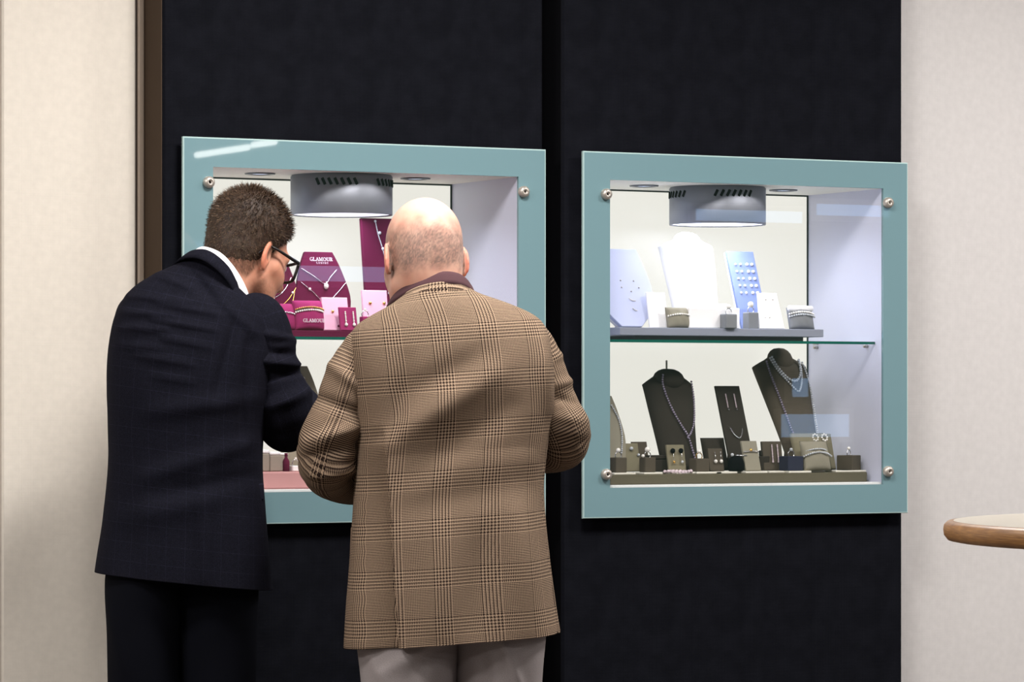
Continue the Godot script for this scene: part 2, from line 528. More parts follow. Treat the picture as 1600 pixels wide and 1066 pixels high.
		ring_plate(st, Rect2(-w.size.x / 2 - 0.04, -0.04, w.size.x + 0.08, w.size.y + 0.08), Rect2(-w.size.x / 2, 0, w.size.x, w.size.y), -0.02, 0.02, 0.004)
		var f := put("window_frame", done(st), M.steel, t)
		f.rotation.y = PI

# ---------------------------------------------------------------- the wall vitrines
func vitrine(cx: float, label: String, slots: Array, slant: float, energy: float) -> void:
	var t := thing("display_window", label, "display window", Vector3(cx, 1.019, 0.0), "lit display windows")
	var op := Rect2(-0.388, 0.072, 0.776, 0.732)
	var st := st0()
	ring_plate(st, Rect2(-0.458, 0.003, 0.916, 0.864), op, -0.008, 0.0, 0.0)
	put("glass_border", done(st), M.paint, t)
	st = st0()
	ring_plate(st, Rect2(-0.461, 0.0, 0.922, 0.87), Rect2(-0.458, 0.003, 0.916, 0.864), -0.008, -0.0003, 0.0012)
	put("glass_edge_glint", done(st), M.edge_glint, t)  # rim of the glass, its reflected glint painted as a paler tint
	put("glass_pane", boxmesh(Vector3(-0.388, 0.072, -0.007), Vector3(0.388, 0.804, -0.001)), M.pane, t)
	# the lit box behind the glass
	put("backlit_panel", boxmesh(Vector3(-0.388, 0.0775, -0.36), Vector3(0.384, 0.8, -0.345)), M.glow_back, t)
	put("side_panel", boxmesh(Vector3(0.388, 0.062, -0.36), Vector3(0.399, 0.814, -0.009)), M.side, t)
	put("side_panel", boxmesh(Vector3(-0.399, 0.062, -0.36), Vector3(-0.388, 0.814, -0.009)), M.side, t)
	put("box_top", boxmesh(Vector3(-0.388, 0.804, -0.36), Vector3(0.388, 0.814, -0.009)), M.niche_top, t)
	put("box_floor", boxmesh(Vector3(-0.388, 0.062, -0.36), Vector3(0.388, 0.0775, -0.009), 0.001), M.niche_floor, t)
	put("joint", boxmesh(Vector3(0.3835, 0.0775, -0.352), Vector3(0.388, 0.804, -0.3435)), M.dark_line, t)
	put("joint", boxmesh(Vector3(-0.388, 0.8005, -0.352), Vector3(0.3835, 0.804, -0.3435)), M.dark_line, t)
	# glass shelf with its green front edge
	var sh := put("glass_shelf", boxmesh(Vector3(-0.387, 0.419, -0.343), Vector3(0.387, 0.425, -0.0375), 0.0005), M.shelf, t)
	put("shelf_edge", boxmesh(Vector3(-0.387, 0.4187, -0.0375), Vector3(0.387, 0.4253, -0.036)), M.shelf_edge, sh)
	for e in [[-0.3785, -0.07], [-0.3785, -0.3], [0.3785, -0.07], [0.3785, -0.3]]:
		var pg := st0()
		var s := signf(e[0])
		tube(pg, [Vector3(s * 0.388, 0.4145, e[1]), Vector3(s * 0.376, 0.4145, e[1])], 0.004, 8)
		put("shelf_peg", done(pg), M.steel, t)
	for px in [-0.4, 0.4]:
		for py in [0.104, 0.769]:
			var b := st0()
			lathe(b, [Vector2(0.0135, 0), Vector2(0.0135, 0.007), Vector2(0.0115, 0.0115), Vector2(0.007, 0.0135), Vector2(0.0042, 0.0138), Vector2(0.0036, 0.006), Vector2(0.0, 0.006)], 20, Transform3D(Basis(Vector3.RIGHT, PI / 2), Vector3(px, py, 0.0)))
			var bo := put("fixing_bolt", done(b), M.bolt, t)
			var sk := st0()
			lathe(sk, [Vector2(0.0037, 0.0), Vector2(0.0, 0.0002)], 6, Transform3D(Basis(Vector3.RIGHT, PI / 2), Vector3(px, py, 0.0064)))
			put("socket", done(sk), M.slot, bo)
			var sp := st0()
			tube(sp, [Vector3(px, py, -0.03), Vector3(px, py, -0.008)], 0.008, 10)
			put("spacer", done(sp), M.steel, bo)
	# recessed downlights in the box top
	for x in [-0.2, 0.2]:
		var d := st0()
		var xf := Transform3D(Basis(Vector3.RIGHT, PI), Vector3(x, 0.804, -0.165))
		lathe(d, [Vector2(0.036, 0.0), Vector2(0.035, 0.003), Vector2(0.029, 0.0035), Vector2(0.026, 0.0005)], 28, xf)
		var dl := put("downlight", done(d), M.dim_steel, t)
		var lens := st0()
		lathe(lens, [Vector2(0.026, 0.001), Vector2(0.0, 0.001)], 28, xf)
		put("lens", done(lens), glow(c8(220, 235, 255), 1.2), dl)
		var l := SpotLight3D.new()
		l.name = "downlight_beam"
		l.position = Vector3(x, 0.799, -0.165)
		l.rotation.x = -PI / 2
		l.spot_angle = 72.0
		l.spot_angle_attenuation = 1.0
		l.spot_range = 20.0
		l.spot_attenuation = 2.0
		l.light_size = 0.026
		l.light_energy = energy * 0.04
		l.light_color = Color(0.93, 0.96, 1.0)
		l.shadow_enabled = true
		t.add_child(l)
	# round lamp drum hanging from the box top
	var dx := 0.003
	var dz := -0.155
	st = st0()
	lathe(st, [Vector2(0.112, 0.712), Vector2(0.118, 0.711), Vector2(0.119, 0.7125), Vector2(0.119, 0.801), Vector2(0.1165, 0.8018), Vector2(0.1165, 0.804)], 64, Transform3D(Basis(), Vector3(dx, 0, dz)))
	var drum := put("lamp_drum", done(st), M.drum, t)
	st = st0()
	lathe(st, [Vector2(0.0, 0.7135), Vector2(0.112, 0.7135)], 48, Transform3D(Basis(), Vector3(dx, 0, dz)))
	put("lamp_diffuser", done(st), glow(c8(238, 240, 255), 1.6 * energy), drum)
	for g in slots:
		for k in 7:
			var a := deg_to_rad(g + (k - 3) * 7.2)
			var sl := st0()
			box(sl, Vector3(-0.0034, -0.0085, -0.003), Vector3(0.0034, 0.0085, 0.0014), 0.0006, Transform3D(Basis(Vector3.UP, a) * Basis(Vector3.BACK, slant), Vector3(dx + 0.119 * sin(a), 0.7845, dz + 0.119 * cos(a))))
			put("vent_slot", done(sl), M.slot, drum)
	var al := AreaLight3D.new()
	al.name = "drum_light"
	al.area_size = Vector2(0.17, 0.17)
	al.position = Vector3(dx, 0.7095, dz)
	al.rotation.x = -PI / 2
	al.light_energy = energy * DRUM
	al.light_color = Color(0.92, 0.94, 1.0)
	al.area_range = 20.0
	al.shadow_enabled = true
	t.add_child(al)

func glow(c: Color, e: float) -> StandardMaterial3D:
	var m := mat(c, 0.5)
	m.emission_enabled = true
	m.emission = c
	m.emission_energy_multiplier = e
	return m

# ---------------------------------------------------------------- displays
func lean_xf(at: Vector3, deg: float) -> Transform3D:
	return Transform3D(Basis(Vector3.RIGHT, -deg_to_rad(deg)), at)

func oval_outline(w0: float, w1: float, wm: float, ym: float, h: float) -> PackedVector2Array:
	# flat top of half width w1, belly wm at height ym, foot w0
	var right := []
	for p in curve([Vector2(w0, 0), Vector2(wm * 0.9, ym * 0.45), Vector2(wm, ym), Vector2(lerpf(wm, w1, 0.5), ym + (h - ym) * 0.62), Vector2(w1, h)], 14): right.append(p)
	var out := PackedVector2Array()
	for p in right: out.append(p)
	for i in range(right.size() - 1, -1, -1): out.append(Vector2(-right[i].x, right[i].y))
	return out

func rect_outline(w: float, h: float) -> PackedVector2Array:
	return PackedVector2Array([Vector2(-w / 2, 0), Vector2(w / 2, 0), Vector2(w / 2, h), Vector2(-w / 2, h)])

# a board that leans back on an easel leg; returns its own frame
func board(called: String, label: String, category: String, at: Vector3, deg: float, outline: PackedVector2Array, thick: float, m: Material, m2: Material = null, group := "") -> Transform3D:
	at.y += thick * sin(deg_to_rad(deg))
	var t := thing(called, label, category, at, group)
	var xf := lean_xf(Vector3.ZERO, deg)
	var st := st0()
	slab(st, outline, thick, 0.0012, xf)
	put("board", done(st), m, t)
	var top := 0.0
	for p in outline: top = maxf(top, p.y)
	if m2 != null:
		st = st0()
		slab(st, outline, thick * 0.8, 0.0, Transform3D(xf.basis, xf * Vector3(0.0, 0.0, -thick - 0.0004)))
		put("backing", done(st), m2, t)
	st = st0()
	var s := sin(deg_to_rad(deg))
	var c := cos(deg_to_rad(deg))
	var hy := top * 0.62
	var a := Vector3(0, hy * c, -hy * s - thick * 2.0)
	var b := Vector3(0, 0.002 - thick * s, a.z - 0.018)
	tube(st, [a, b], 0.0025, 6)
	put("easel_leg", done(st), m, t)
	return Transform3D(xf.basis, at)

func lettering(xf: Transform3D, text: String, at: Vector2, size: float, parent: Node, m: Material, bold := false) -> void:
	var f := SystemFont.new()
	f.font_names = PackedStringArray(["Droid Serif"])
	var tm := TextMesh.new()
	tm.text = text
	tm.font = f
	tm.font_size = 32
	tm.pixel_size = size / 23.0
	tm.depth = 0.0006
	tm.curve_step = 2.0
	var o := put("lettering", tm, m, parent)
	o.transform = Transform3D(xf.basis, xf * Vector3(at.x, at.y, 0.0005) - (parent as Node3D).position)

func on(xf: Transform3D, p, lift := 0.002) -> Vector3:
	return xf * Vector3(p.x, p.y, lift)

# fine chain through points, with beads along it
func chain(called: String, label: String, category: String, pts: Array, r: float, m: Material, group := "", beads := 0.0, closed := false) -> Node3D:
	var n := pts.size() * 8
	var c := curve(pts, n)
	var origin: Vector3 = c[0]
	for p in c: origin.y = minf(origin.y, p.y)
	var t := thing(called, label, category, origin, group)
	var st := st0()
	if beads > 0.0:
		var last: Vector3 = c[0] - Vector3(9, 0, 0)
		var acc := 0.0
		for i in range(c.size()):
			if i > 0: acc += c[i].distance_to(c[i - 1])
		var want := maxi(2, int(acc / (beads * 2.12)))
		var step := acc / want
		var run := 0.0
		var next := 0.0
		for i in range(1, c.size()):
			var d: float = c[i].distance_to(c[i - 1])
			while next <= run + d + 1e-7 and next <= acc:
				var p: Vector3 = c[i - 1].lerp(c[i], (next - run) / maxf(d, 1e-9))
				ball(st, p - origin, beads * (1.0 + 0.06 * sin(next * 900.0)), 8)
				next += step
			run += d
		put("beads", done(st), m, t)
	else:
		var q := []
		for p in c: q.append(p - origin)
		tube(st, q, r, 5)
		put("chain", done(st), m, t)
	return t

func bead_part(t: Node3D, called: String, at: Vector3, r: float, m: Material, sq := 1.0) -> void:
	var st := st0()
	ball(st, at - t.position, r, 12, sq)
	put(called, done(st), m, t)

func bust(called: String, label: String, at: Vector3, deg: float, h: float, wb: float, ws: float, wn: float, m: Material) -> Transform3D:
	var t := thing(called, label, "necklace bust", at)
	var xf := lean_xf(Vector3.ZERO, deg)
	var st := st0()
	st.set_smooth_group(0)
	var rows := curve([Vector3(0.0, wb, 0.020), Vector3(h * 0.35, lerpf(wb, ws, 0.28), 0.026), Vector3(h * 0.7, lerpf(wb, ws, 0.66), 0.034), Vector3(h * 0.93, ws * 0.97, 0.034), Vector3(h * 1.0, ws, 0.026)], 22)
	rows.append_array([Vector3(h * 1.012, ws * 0.95, 0.025), Vector3(h * 1.045, lerpf(ws, wn, 0.5), 0.027), Vector3(h * 1.075, wn * 1.08, 0.028), Vector3(h * 1.085, wn, 0.024)])
	var seg := 32
	var rings := []
	for r in rows:
		var ring := []
		for j in seg:
			var a := TAU * j / seg
			var z := cos(a)
			ring.append(xf * Vector3(r.y * signf(sin(a)) * pow(absf(sin(a)), 0.72), r.x, r.z * (z if z > 0 else z * 0.25)))
		rings.append(ring)
	for i in rings.size() - 1:
		for j in seg:
			var k := (j + 1) % seg
			quad(st, rings[i][j], rings[i][k], rings[i + 1][k], rings[i + 1][j])
	for e in [0, rings.size() - 1]:
		var c := Vector3.ZERO
		for p in rings[e]: c += p / seg
		for j in seg:
			var k := (j + 1) % seg
			if e == 0: tri(st, c, rings[e][k], rings[e][j])
			else: tri(st, c, rings[e][j], rings[e][k])
	put("chest", done(st), m, t)
	st = st0()
	lathe(st, [Vector2(0.0, -h * 0.13), Vector2(wn * 0.5, -h * 0.105), Vector2(wn * 0.86, -h * 0.055), Vector2(wn * 1.02, 0.0), Vector2(wn * 1.0, h * 0.05), Vector2(wn * 0.88, h * 0.09), Vector2(wn * 0.68, h * 0.12), Vector2(wn * 0.4, h * 0.14), Vector2(0.0, h * 0.146)], 28, xf * Transform3D(Basis(Vector3.RIGHT, 0.35).scaled(Vector3(1, 1, 0.8)), Vector3(0, h * 1.02, 0.012)))
	put("neck", done(st), m, t)
	st = st0()
	var hy := h * 0.6
	tube(st, [xf * Vector3(0, hy, -0.006), Vector3(0, 0.002, (xf * Vector3(0, hy, -0.006)).z - 0.02)], 0.003, 6)
	put("easel_leg", done(st), m, t)
	return Transform3D(xf.basis, at)

func pillow(called: String, label: String, at: Vector3, w: float, h: float, th: float, deg: float, m: Material, group := "", turn := 0.0) -> Transform3D:
	var t := thing(called, label, "bracelet cushion", at, group)
	var xf := Transform3D(Basis(Vector3.UP, turn) * Basis(Vector3.RIGHT, -deg_to_rad(deg)), Vector3.ZERO)
	var st := st0()
	st.set_smooth_group(0)
	var n := 16
	for side in [1.0, -1.0]:
		var g := []
		for i in n + 1:
			var row := []
			for j in n + 1:
				var u := -1.0 + 2.0 * j / n
				var v := -1.0 + 2.0 * i / n
				var pinch_x := 1.0 - 0.10 * (1.0 - v * v)
				var pinch_y := 1.0 - 0.10 * (1.0 - u * u)
				var z := th * 0.5 * pow(maxf(0.0, (1.0 - u * u) * (1.0 - v * v)), 0.42) * (1.0 - 0.16 * absf(u))
				z += 0.0009 * sin(u * 9.0 + v * 4.0) * (1.0 - u * u) * (1.0 - v * v)
				row.append(xf * Vector3(u * w / 2 * pinch_y, h / 2 + v * h / 2 * pinch_x, side * z))
			g.append(row)
		for i in n:
			for j in n:
				if side > 0: quad(st, g[i][j], g[i][j + 1], g[i + 1][j + 1], g[i + 1][j])
				else: quad(st, g[i][j + 1], g[i][j], g[i + 1][j], g[i + 1][j + 1])
	put("cushion", done(st), m, t)
	return Transform3D(xf.basis, at)

func arc_on(xf: Transform3D, w: float, y: float, z: float, sag: float, n := 7) -> Array:
	var out := []
	for i in n:
		var s := -1.0 + 2.0 * i / (n - 1)
		out.append(xf * Vector3(s * w / 2, y - sag * (1.0 - s * s), z * sqrt(maxf(0.0, 1.0 - 0.8 * s * s))))
	return out

func ring_cube(label: String, rlabel: String, at: Vector3, w: float, h: float, m: Material, band: Material, gem: Material, gr := 0.004, group := "", turn := 0.0) -> void:
	var t := thing("ring_block", label, "ring holder", at, group)
	t.rotation.y = turn
	put("block", boxmesh(Vector3(-w / 2, 0, -w / 2), Vector3(w / 2, h, w / 2), 0.0016), m, t)
	var sl := boxmesh(Vector3(-w * 0.38, h - 0.0002, -0.0012), Vector3(w * 0.38, h + 0.0003, 0.0012))
	put("slit", sl, M.slot, t)
	var r := 0.0085
	var o := thing("finger_ring", rlabel, "ring", at + Vector3(0, h, 0), group.replace("holders", "rings") if group else "")
	o.rotation.y = turn
	var st := st0()
	var pts := []
	for k in 25:
		var a := TAU * k / 24
		pts.append(Vector3(r * cos(a), r * 0.62 + r * sin(a), 0))
	tube(st, pts, 0.0012, 6, false)
	put("band", done(st), band, o)
	st = st0()
	ball(st, Vector3(0, r * 1.62 + gr * 0.7, 0), gr, 12)
	put("stone", done(st), gem, o)

func ear_drop(label: String, at: Vector3, xf: Transform3D, length: float, m: Material, pearl: Material, pr: float, beads: bool, group := "") -> void:
	var t := thing("earring", label, "earring", at, group)
	var st := st0()
	var d := xf.basis * Vector3(0, -1, 0)
	if beads:
		var n := int(length / 0.0042)
		for k in n: ball(st, d * (0.0042 * k), 0.0019 + 0.0003 * (k % 2), 8)
		put("drop_beads", done(st), m, t)
	else:
		tube(st, [Vector3.ZERO, d * length], 0.0008, 5)
		ball(st, Vector3.ZERO, 0.0016, 8)
		put("hook", done(st), m, t)
	st = st0()
	ball(st, d * length, pr, 10)
	put("drop", done(st), pearl, t)

func stud(label: String, at: Vector3, r: float, m: Material, group := "") -> void:
	var t := thing("stud_earring", label, "earring", at, group)
	var st := st0()
	ball(st, Vector3.ZERO, r, 10)
	put("pearl", done(st), m, t)

func bust_pt(xf: Transform3D, p: Vector2, h: float, wb: float, ws: float, lift := 0.003) -> Vector3:
	var f := clampf(p.y / h, 0.0, 1.0)
	var hw := lerpf(wb, ws, f)
	var s := pow(minf(absf(p.x) / hw, 1.0), 1.0 / 0.72)
	var d := lerpf(0.020, 0.034, clampf(f * 1.4, 0.0, 1.0))
	return xf * Vector3(p.x, p.y, d * sqrt(1.0 - s * s) + lift)

func on_bust(xf: Transform3D, pts: Array, h: float, wb: float, ws: float, lift := 0.003) -> Array:
	var out := []
	for p in pts: out.append(bust_pt(xf, p, h, wb, ws, lift))
	return out

func on_board(xf: Transform3D, pts: Array, lift := 0.0025) -> Array:
	var out := []
	for p in pts: out.append(on(xf, p, lift))
	return out

func pad(parent: Node, x: float, z: float, w: float, d: float) -> void:
	put("pad", boxmesh(Vector3(x - w / 2, 0.0236, z - d / 2), Vector3(x + w / 2, 0.0285, z + d / 2), 0.001), M.paper, parent)

func displays_right_lower() -> void:
	var y := 1.1205
	var pl := thing("plinth", "long dark olive plinth on the floor of the right display window", "plinth", Vector3(0.661, 1.0967, -0.18))
	put("base", boxmesh(Vector3(-0.37, 0, -0.14), Vector3(0.364, 0.0238, 0.13), 0.0015), M.plinth_dark, pl)
	for p in [[-0.325, 0.1, 0.06], [-0.245, 0.098, 0.052], [-0.15, 0.09, 0.06], [-0.09, 0.1, 0.07], [-0.04, 0.1, 0.06], [0.045, 0.1, 0.062], [0.125, 0.085, 0.07], [0.168, 0.104, 0.066], [0.3, 0.1, 0.05], [0.335, 0.095, 0.066]]:
		pad(pl, p[0], p[1], p[2], 0.05)
	y = 1.1252
	# oval stand cut by the frame at the left
	var xf := board("necklace_stand", "grey oval necklace stand half hidden at left edge of the right window, lower level", "necklace stand", Vector3(0.352, y, -0.15), 16.0, oval_outline(0.036, 0.03, 0.052, 0.09, 0.19), 0.008, M.velvet_taupe)
	chain("necklace", "pearl necklace down the grey oval stand at the left edge of the right window", "necklace", on_board(xf, [Vector2(0.024, 0.165), Vector2(0.039, 0.13), Vector2(0.042, 0.09), Vector2(0.034, 0.045)], 0.003), 0.001, M.pearl_grey, "", 0.0024)
	ring_cube("dark grey ring block at left corner of the lower plinth in the right window", "pearl ring standing on the leftmost dark grey block of the right window", Vector3(0.337, y, -0.09), 0.031, 0.036, M.velvet_brown, M.silver, M.pearl, 0.0055)
	xf = board("earring_card", "olive earring card behind the leftmost ring blocks in the right window", "earring card", Vector3(0.410, y, -0.155), 14.0, rect_outline(0.056, 0.07), 0.004, M.velvet_olive)
	stud("single pearl stud on the olive card behind the leftmost ring blocks", on(xf, Vector2(0.006, 0.056), 0.004), 0.0048, M.pearl_grey)
	stud("pearl stud at the right corner of the olive card behind the ring blocks", on(xf, Vector2(0.024, 0.040), 0.004), 0.0036, M.pearl_grey)
	xf = board("earring_card", "dark brown earring card left of the dark bust with the mauve bead necklace", "earring card", Vector3(0.448, y, -0.165), 14.0, rect_outline(0.043, 0.074), 0.004, M.velvet_brown)
	stud("pearl stud low on the dark brown card left of the mauve necklace bust", on(xf, Vector2(0.02, 0.025), 0.004), 0.0042, M.pearl_grey)
	ring_cube("second dark grey ring block from the left on the lower plinth of the right window", "ring with white pearl on the second ring block from the left", Vector3(0.418, y, -0.09), 0.030, 0.036, M.velvet_brown, M.silver, M.pearl, 0.0068)
	stud("loose white pearl lying at the edge of the second ring block", Vector3(0.4035, y + 0.0395, -0.0865), 0.0042, M.pearl)
	var t := thing("jewel_box", "low wide dark box in front of the dark bust with the mauve necklace", "box", Vector3(0.476, y, -0.145))
	put("body", boxmesh(Vector3(-0.03, 0, -0.02), Vector3(0.03, 0.03, 0.02), 0.002), M.velvet_black, t)
	put("lid", boxmesh(Vector3(-0.031, 0.0303, -0.021), Vector3(0.031, 0.04, 0.021), 0.002), M.velvet_black, t)
	# bust with the long mauve bead necklace
	xf = bust("necklace_bust", "dark grey bust with a long mauve bead necklace, left bust in the lower right window", Vector3(0.540, y, -0.14), 17.7, 0.222, 0.05, 0.070, 0.040, M.velvet_black)
	chain("necklace", "long mauve bead necklace hanging in a Y on the left dark bust", "necklace", on_bust(xf, [Vector2(0.056, 0.222), Vector2(0.058, 0.19), Vector2(0.053, 0.15), Vector2(0.044, 0.115), Vector2(0.03, 0.090), Vector2(0.0185, 0.078)], 0.222, 0.05, 0.07), 0.001, M.pearl_mauve, "", 0.0029)
	chain("necklace", "mauve bead strand with a long tail across the left dark bust", "necklace", on_bust(xf, [Vector2(-0.028, 0.236), Vector2(-0.032, 0.215), Vector2(-0.028, 0.185), Vector2(-0.016, 0.145), Vector2(0.002, 0.110), Vector2(0.0185, 0.082), Vector2(0.026, 0.055), Vector2(0.033, 0.028), Vector2(0.042, 0.012)], 0.222, 0.05, 0.07, 0.004), 0.001, M.pearl_mauve, "", 0.0029)
	var rod := thing("display_rod", "thin steel rod standing up behind the left dark bust", "rod", Vector3(0.556, y, -0.235))
	var st := st0()
	tube(st, [Vector3(0, 0.0, 0), Vector3(0, 0.27, 0)], 0.0024, 8)
	ball(st, Vector3(0, 0.27, 0), 0.003, 8)
	put("stem", done(st), M.steel, rod)
	st = st0()
	lathe(st, [Vector2(0.0, 0.003), Vector2(0.016, 0.003), Vector2(0.018, 0.0), Vector2(0.0, 0.0)], 18)
	put("foot", done(st), M.steel, rod)
	xf = board("earring_card", "grey olive card with two dark stones in front of the left dark bust", "earring card", Vector3(0.512, y, -0.105), 12.0, rect_outline(0.050, 0.066), 0.005, M.velvet_olive)
	for k in 2:
		ear_drop(["left dark stone earring on the card in front of the left bust", "right dark stone earring on the card in front of the left bust"][k], on(xf, Vector2([-0.011, 0.012][k], 0.052), 0.006), xf, 0.03, M.silver, [M.gold, M.pearl_grey][k], 0.0036, false)
		var s2 := st0()
		ball(s2, on(xf, Vector2([-0.011, 0.012][k], 0.050), 0.005) - on(xf, Vector2([-0.011, 0.012][k], 0.052), 0.006), 0.0062, 10)
		put("stone", done(s2), M.slot, get_child(get_child_count() - 1))
	var loop := []
	for k in 21:
		var a := TAU * k / 20
		loop.append(Vector3(0.4895 + 0.037 * cos(a), 1.1265 + 0.001 * sin(a * 3.0), -0.066 + 0.014 * sin(a)))
	chain("bracelet", "pink pearl bracelet lying on the plinth in front of the left dark bust", "bracelet", loop, 0.001, M.pearl_pink, "", 0.0044)
	ring_cube("dark grey ring block to the right of the mauve necklace tail", "ring with gold band and pearl on the block beside the mauve necklace", Vector3(0.563, y, -0.09), 0.037, 0.032, M.velvet_brown, M.gold, M.pearl, 0.005)
	xf = pillow("bracelet_cushion", "black cushion with peaked corners left of the tall black earring panel", Vector3(0.660, y, -0.165), 0.068, 0.085, 0.035, 18.0, M.velvet_black)
	xf = board("earring_card", "brown card with two silver pearl drops before the black cushion", "earring card", Vector3(0.621, y, -0.1), 12.0, rect_outline(0.041, 0.056), 0.006, M.velvet_brown)
	for k in 2:
		ear_drop(["left silver pearl drop on the brown card", "right silver pearl drop on the brown card"][k], on(xf, Vector2([-0.004, 0.012][k], 0.045), 0.004), xf, 0.022, M.silver, M.pearl, 0.0046, false)
	# tall black earring panel
	xf = board("earring_stand", "tall slim black leaning panel with two long chains of stones and a curved chain", "earring stand", Vector3(0.712, y, -0.125), 20.7, rect_outline(0.070, 0.222), 0.006, M.velvet_black)
	for k in 2:
		ear_drop(["left long beaded drop on the tall black panel", "right long beaded drop on the tall black panel"][k], on(xf, Vector2([-0.0118, 0.0125][k], 0.198), 0.003), xf, 0.04, M.pearl_pink, M.silver, 0.002, true)
	chain("pendant_chain", "small silver chain curving across the foot of the tall black panel", "chain", on_board(xf, [Vector2(-0.016, 0.108), Vector2(-0.010, 0.094), Vector2(0.0, 0.084), Vector2(0.008, 0.085), Vector2(0.014, 0.095), Vector2(0.017, 0.107)]), 0.0012, M.silver, "", 0.0015)
	t = thing("ring_stand", "black round ring stand in front of the tall black panel", "ring holder", Vector3(0.668, y, -0.09))
	st = st0()
	lathe(st, [Vector2(0.0, 0.0), Vector2(0.017, 0.0), Vector2(0.0205, 0.006), Vector2(0.0205, 0.02), Vector2(0.016, 0.032), Vector2(0.006, 0.0375), Vector2(0.0, 0.038)], 24)
	put("body", done(st), M.slot, t)
	st = st0()
	tube(st, [Vector3(-0.002, 0.0385, 0.004), Vector3(0.028, 0.0385, 0.004)], 0.0018, 8)
	put("bar", done(st), M.silver, t)
	stud("grey pearl stud on top of the black round ring stand", Vector3(0.655, y + 0.0405, -0.086), 0.0042, M.pearl_grey)
	xf = board("bracelet_card", "pale olive card with a jewelled bracelet across it, in front of the tall black panel", "bracelet card", Vector3(0.710, y, -0.075), 18.0, rect_outline(0.044, 0.076), 0.006, M.velvet_taupe)
	chain("bracelet", "silver and gold bracelet across the pale olive card", "bracelet", on_board(xf, [Vector2(-0.02, 0.047), Vector2(-0.01, 0.048), Vector2(0.0, 0.049), Vector2(0.01, 0.048), Vector2(0.02, 0.047)], 0.003), 0.001, M.silver, "", 0.0022)
	stud("gold pearl set on the bracelet of the pale olive card", on(xf, Vector2(-0.002, 0.051), 0.006), 0.004, M.gold)
	t = thing("jewel_box", "small black box between the pale olive card and the brown earring card", "box", Vector3(0.765, y, -0.125))
	put("body", boxmesh(Vector3(-0.015, 0, -0.012), Vector3(0.015, 0.036, 0.012), 0.0015), M.velvet_black, t)
	put("lid", boxmesh(Vector3(-0.007, 0.0362, -0.006), Vector3(0.009, 0.05, 0.006), 0.0015), M.velvet_black, t)
	xf = board("earring_card", "brown card with two long bead strings left of the tallest bust", "earring card", Vector3(0.790, y, -0.11), 9.0, rect_outline(0.056, 0.072), 0.008, M.velvet_brown)
	for k in 2:
		ear_drop(["left long bead string on the brown card by the tallest bust", "right long bead string on the brown card by the tallest bust"][k], on(xf, Vector2([-0.003, 0.013][k], 0.062), 0.004), xf, 0.042, M.pearl_pink, M.pearl_pink, 0.0026, true)
	# bust with the pearl strands
	xf = bust("necklace_bust", "dark grey bust wearing white pearl strands, tallest bust in the lower right window", Vector3(0.897, y, -0.13), 27.0, 0.286, 0.046, 0.079, 0.034, M.velvet_brown)
	chain("necklace", "short white pearl strand round the neck of the tallest dark bust", "necklace", on_bust(xf, [Vector2(-0.036, 0.298), Vector2(-0.028, 0.27), Vector2(-0.012, 0.243), Vector2(0.004, 0.231), Vector2(0.018, 0.232), Vector2(0.034, 0.25), Vector2(0.040, 0.275), Vector2(0.039, 0.296)], 0.286, 0.046, 0.079, 0.004), 0.001, M.pearl_grey, "", 0.0034)
	chain("necklace", "second white pearl strand ending in a point on the tallest dark bust", "necklace", on_bust(xf, [Vector2(-0.041, 0.296), Vector2(-0.03, 0.262), Vector2(-0.014, 0.236), Vector2(0.0, 0.216), Vector2(0.014, 0.201), Vector2(0.024, 0.212), Vector2(0.036, 0.238), Vector2(0.043, 0.268), Vector2(0.043, 0.292)], 0.286, 0.046, 0.079, 0.003), 0.001, M.pearl_grey, "", 0.003)
	chain("necklace", "long grey bead rope hanging down the left side of the tallest dark bust", "necklace", on_bust(xf, [Vector2(-0.052, 0.288), Vector2(-0.050, 0.25), Vector2(-0.044, 0.2), Vector2(-0.037, 0.15), Vector2(-0.030, 0.1), Vector2(-0.02, 0.06), Vector2(0.0, 0.02)], 0.286, 0.046, 0.079), 0.001, M.pearl_mauve, "", 0.003)
	chain("necklace", "long pale bead rope hanging down the right side of the tallest dark bust", "necklace", on_bust(xf, [Vector2(0.053, 0.286), Vector2(0.060, 0.25), Vector2(0.063, 0.2), Vector2(0.060, 0.15), Vector2(0.055, 0.1), Vector2(0.05, 0.06)], 0.286, 0.046, 0.079), 0.001, M.pearl_grey, "", 0.0028)
	ring_cube("blue black ring block at the foot of the tallest bust", "broad silver ring on the blue black block below the tallest bust", Vector3(0.821, y, -0.08), 0.044, 0.036, M.velvet_navy, M.silver, M.pearl_grey, 0.004)
	xf = pillow("bracelet_cushion", "dark brown cushion with two pearl hoops at the foot of the tallest bust", Vector3(0.900, y, -0.098), 0.105, 0.098, 0.03, 20.0, M.velvet_olive)
	for k in 2:
		var hoop := []
		for q in 13:
			var a := TAU * q / 12
			hoop.append(xf * Vector3([0.014, 0.041][k] + 0.0075 * cos(a), 0.082 + 0.0085 * sin(a), 0.012))
		chain("earring", ["left pearl hoop on the dark brown cushion", "right pearl hoop on the dark brown cushion"][k], "earring", hoop, 0.001, M.pearl, "", 0.0028)
	xf = pillow("bracelet_cushion", "front grey cushion with two bead bracelets at right of the lower plinth", Vector3(0.886, y, -0.060), 0.08, 0.076, 0.04, 18.0, M.velvet_taupe)
	chain("bracelet", "upper bead bracelet on the front grey cushion", "bracelet", arc_on(xf, 0.06, 0.048, 0.021, -0.002), 0.001, M.pearl_grey, "", 0.0022)
	chain("bracelet", "lower bead bracelet on the front grey cushion", "bracelet", arc_on(xf, 0.08, 0.034, 0.0225, -0.007), 0.001, M.pearl_grey, "", 0.0026)
	board("earring_stand", "plain dark leaning panel behind the front grey cushion", "earring stand", Vector3(0.974, y, -0.14), 16.0, rect_outline(0.036, 0.092), 0.006, M.velvet_olive)
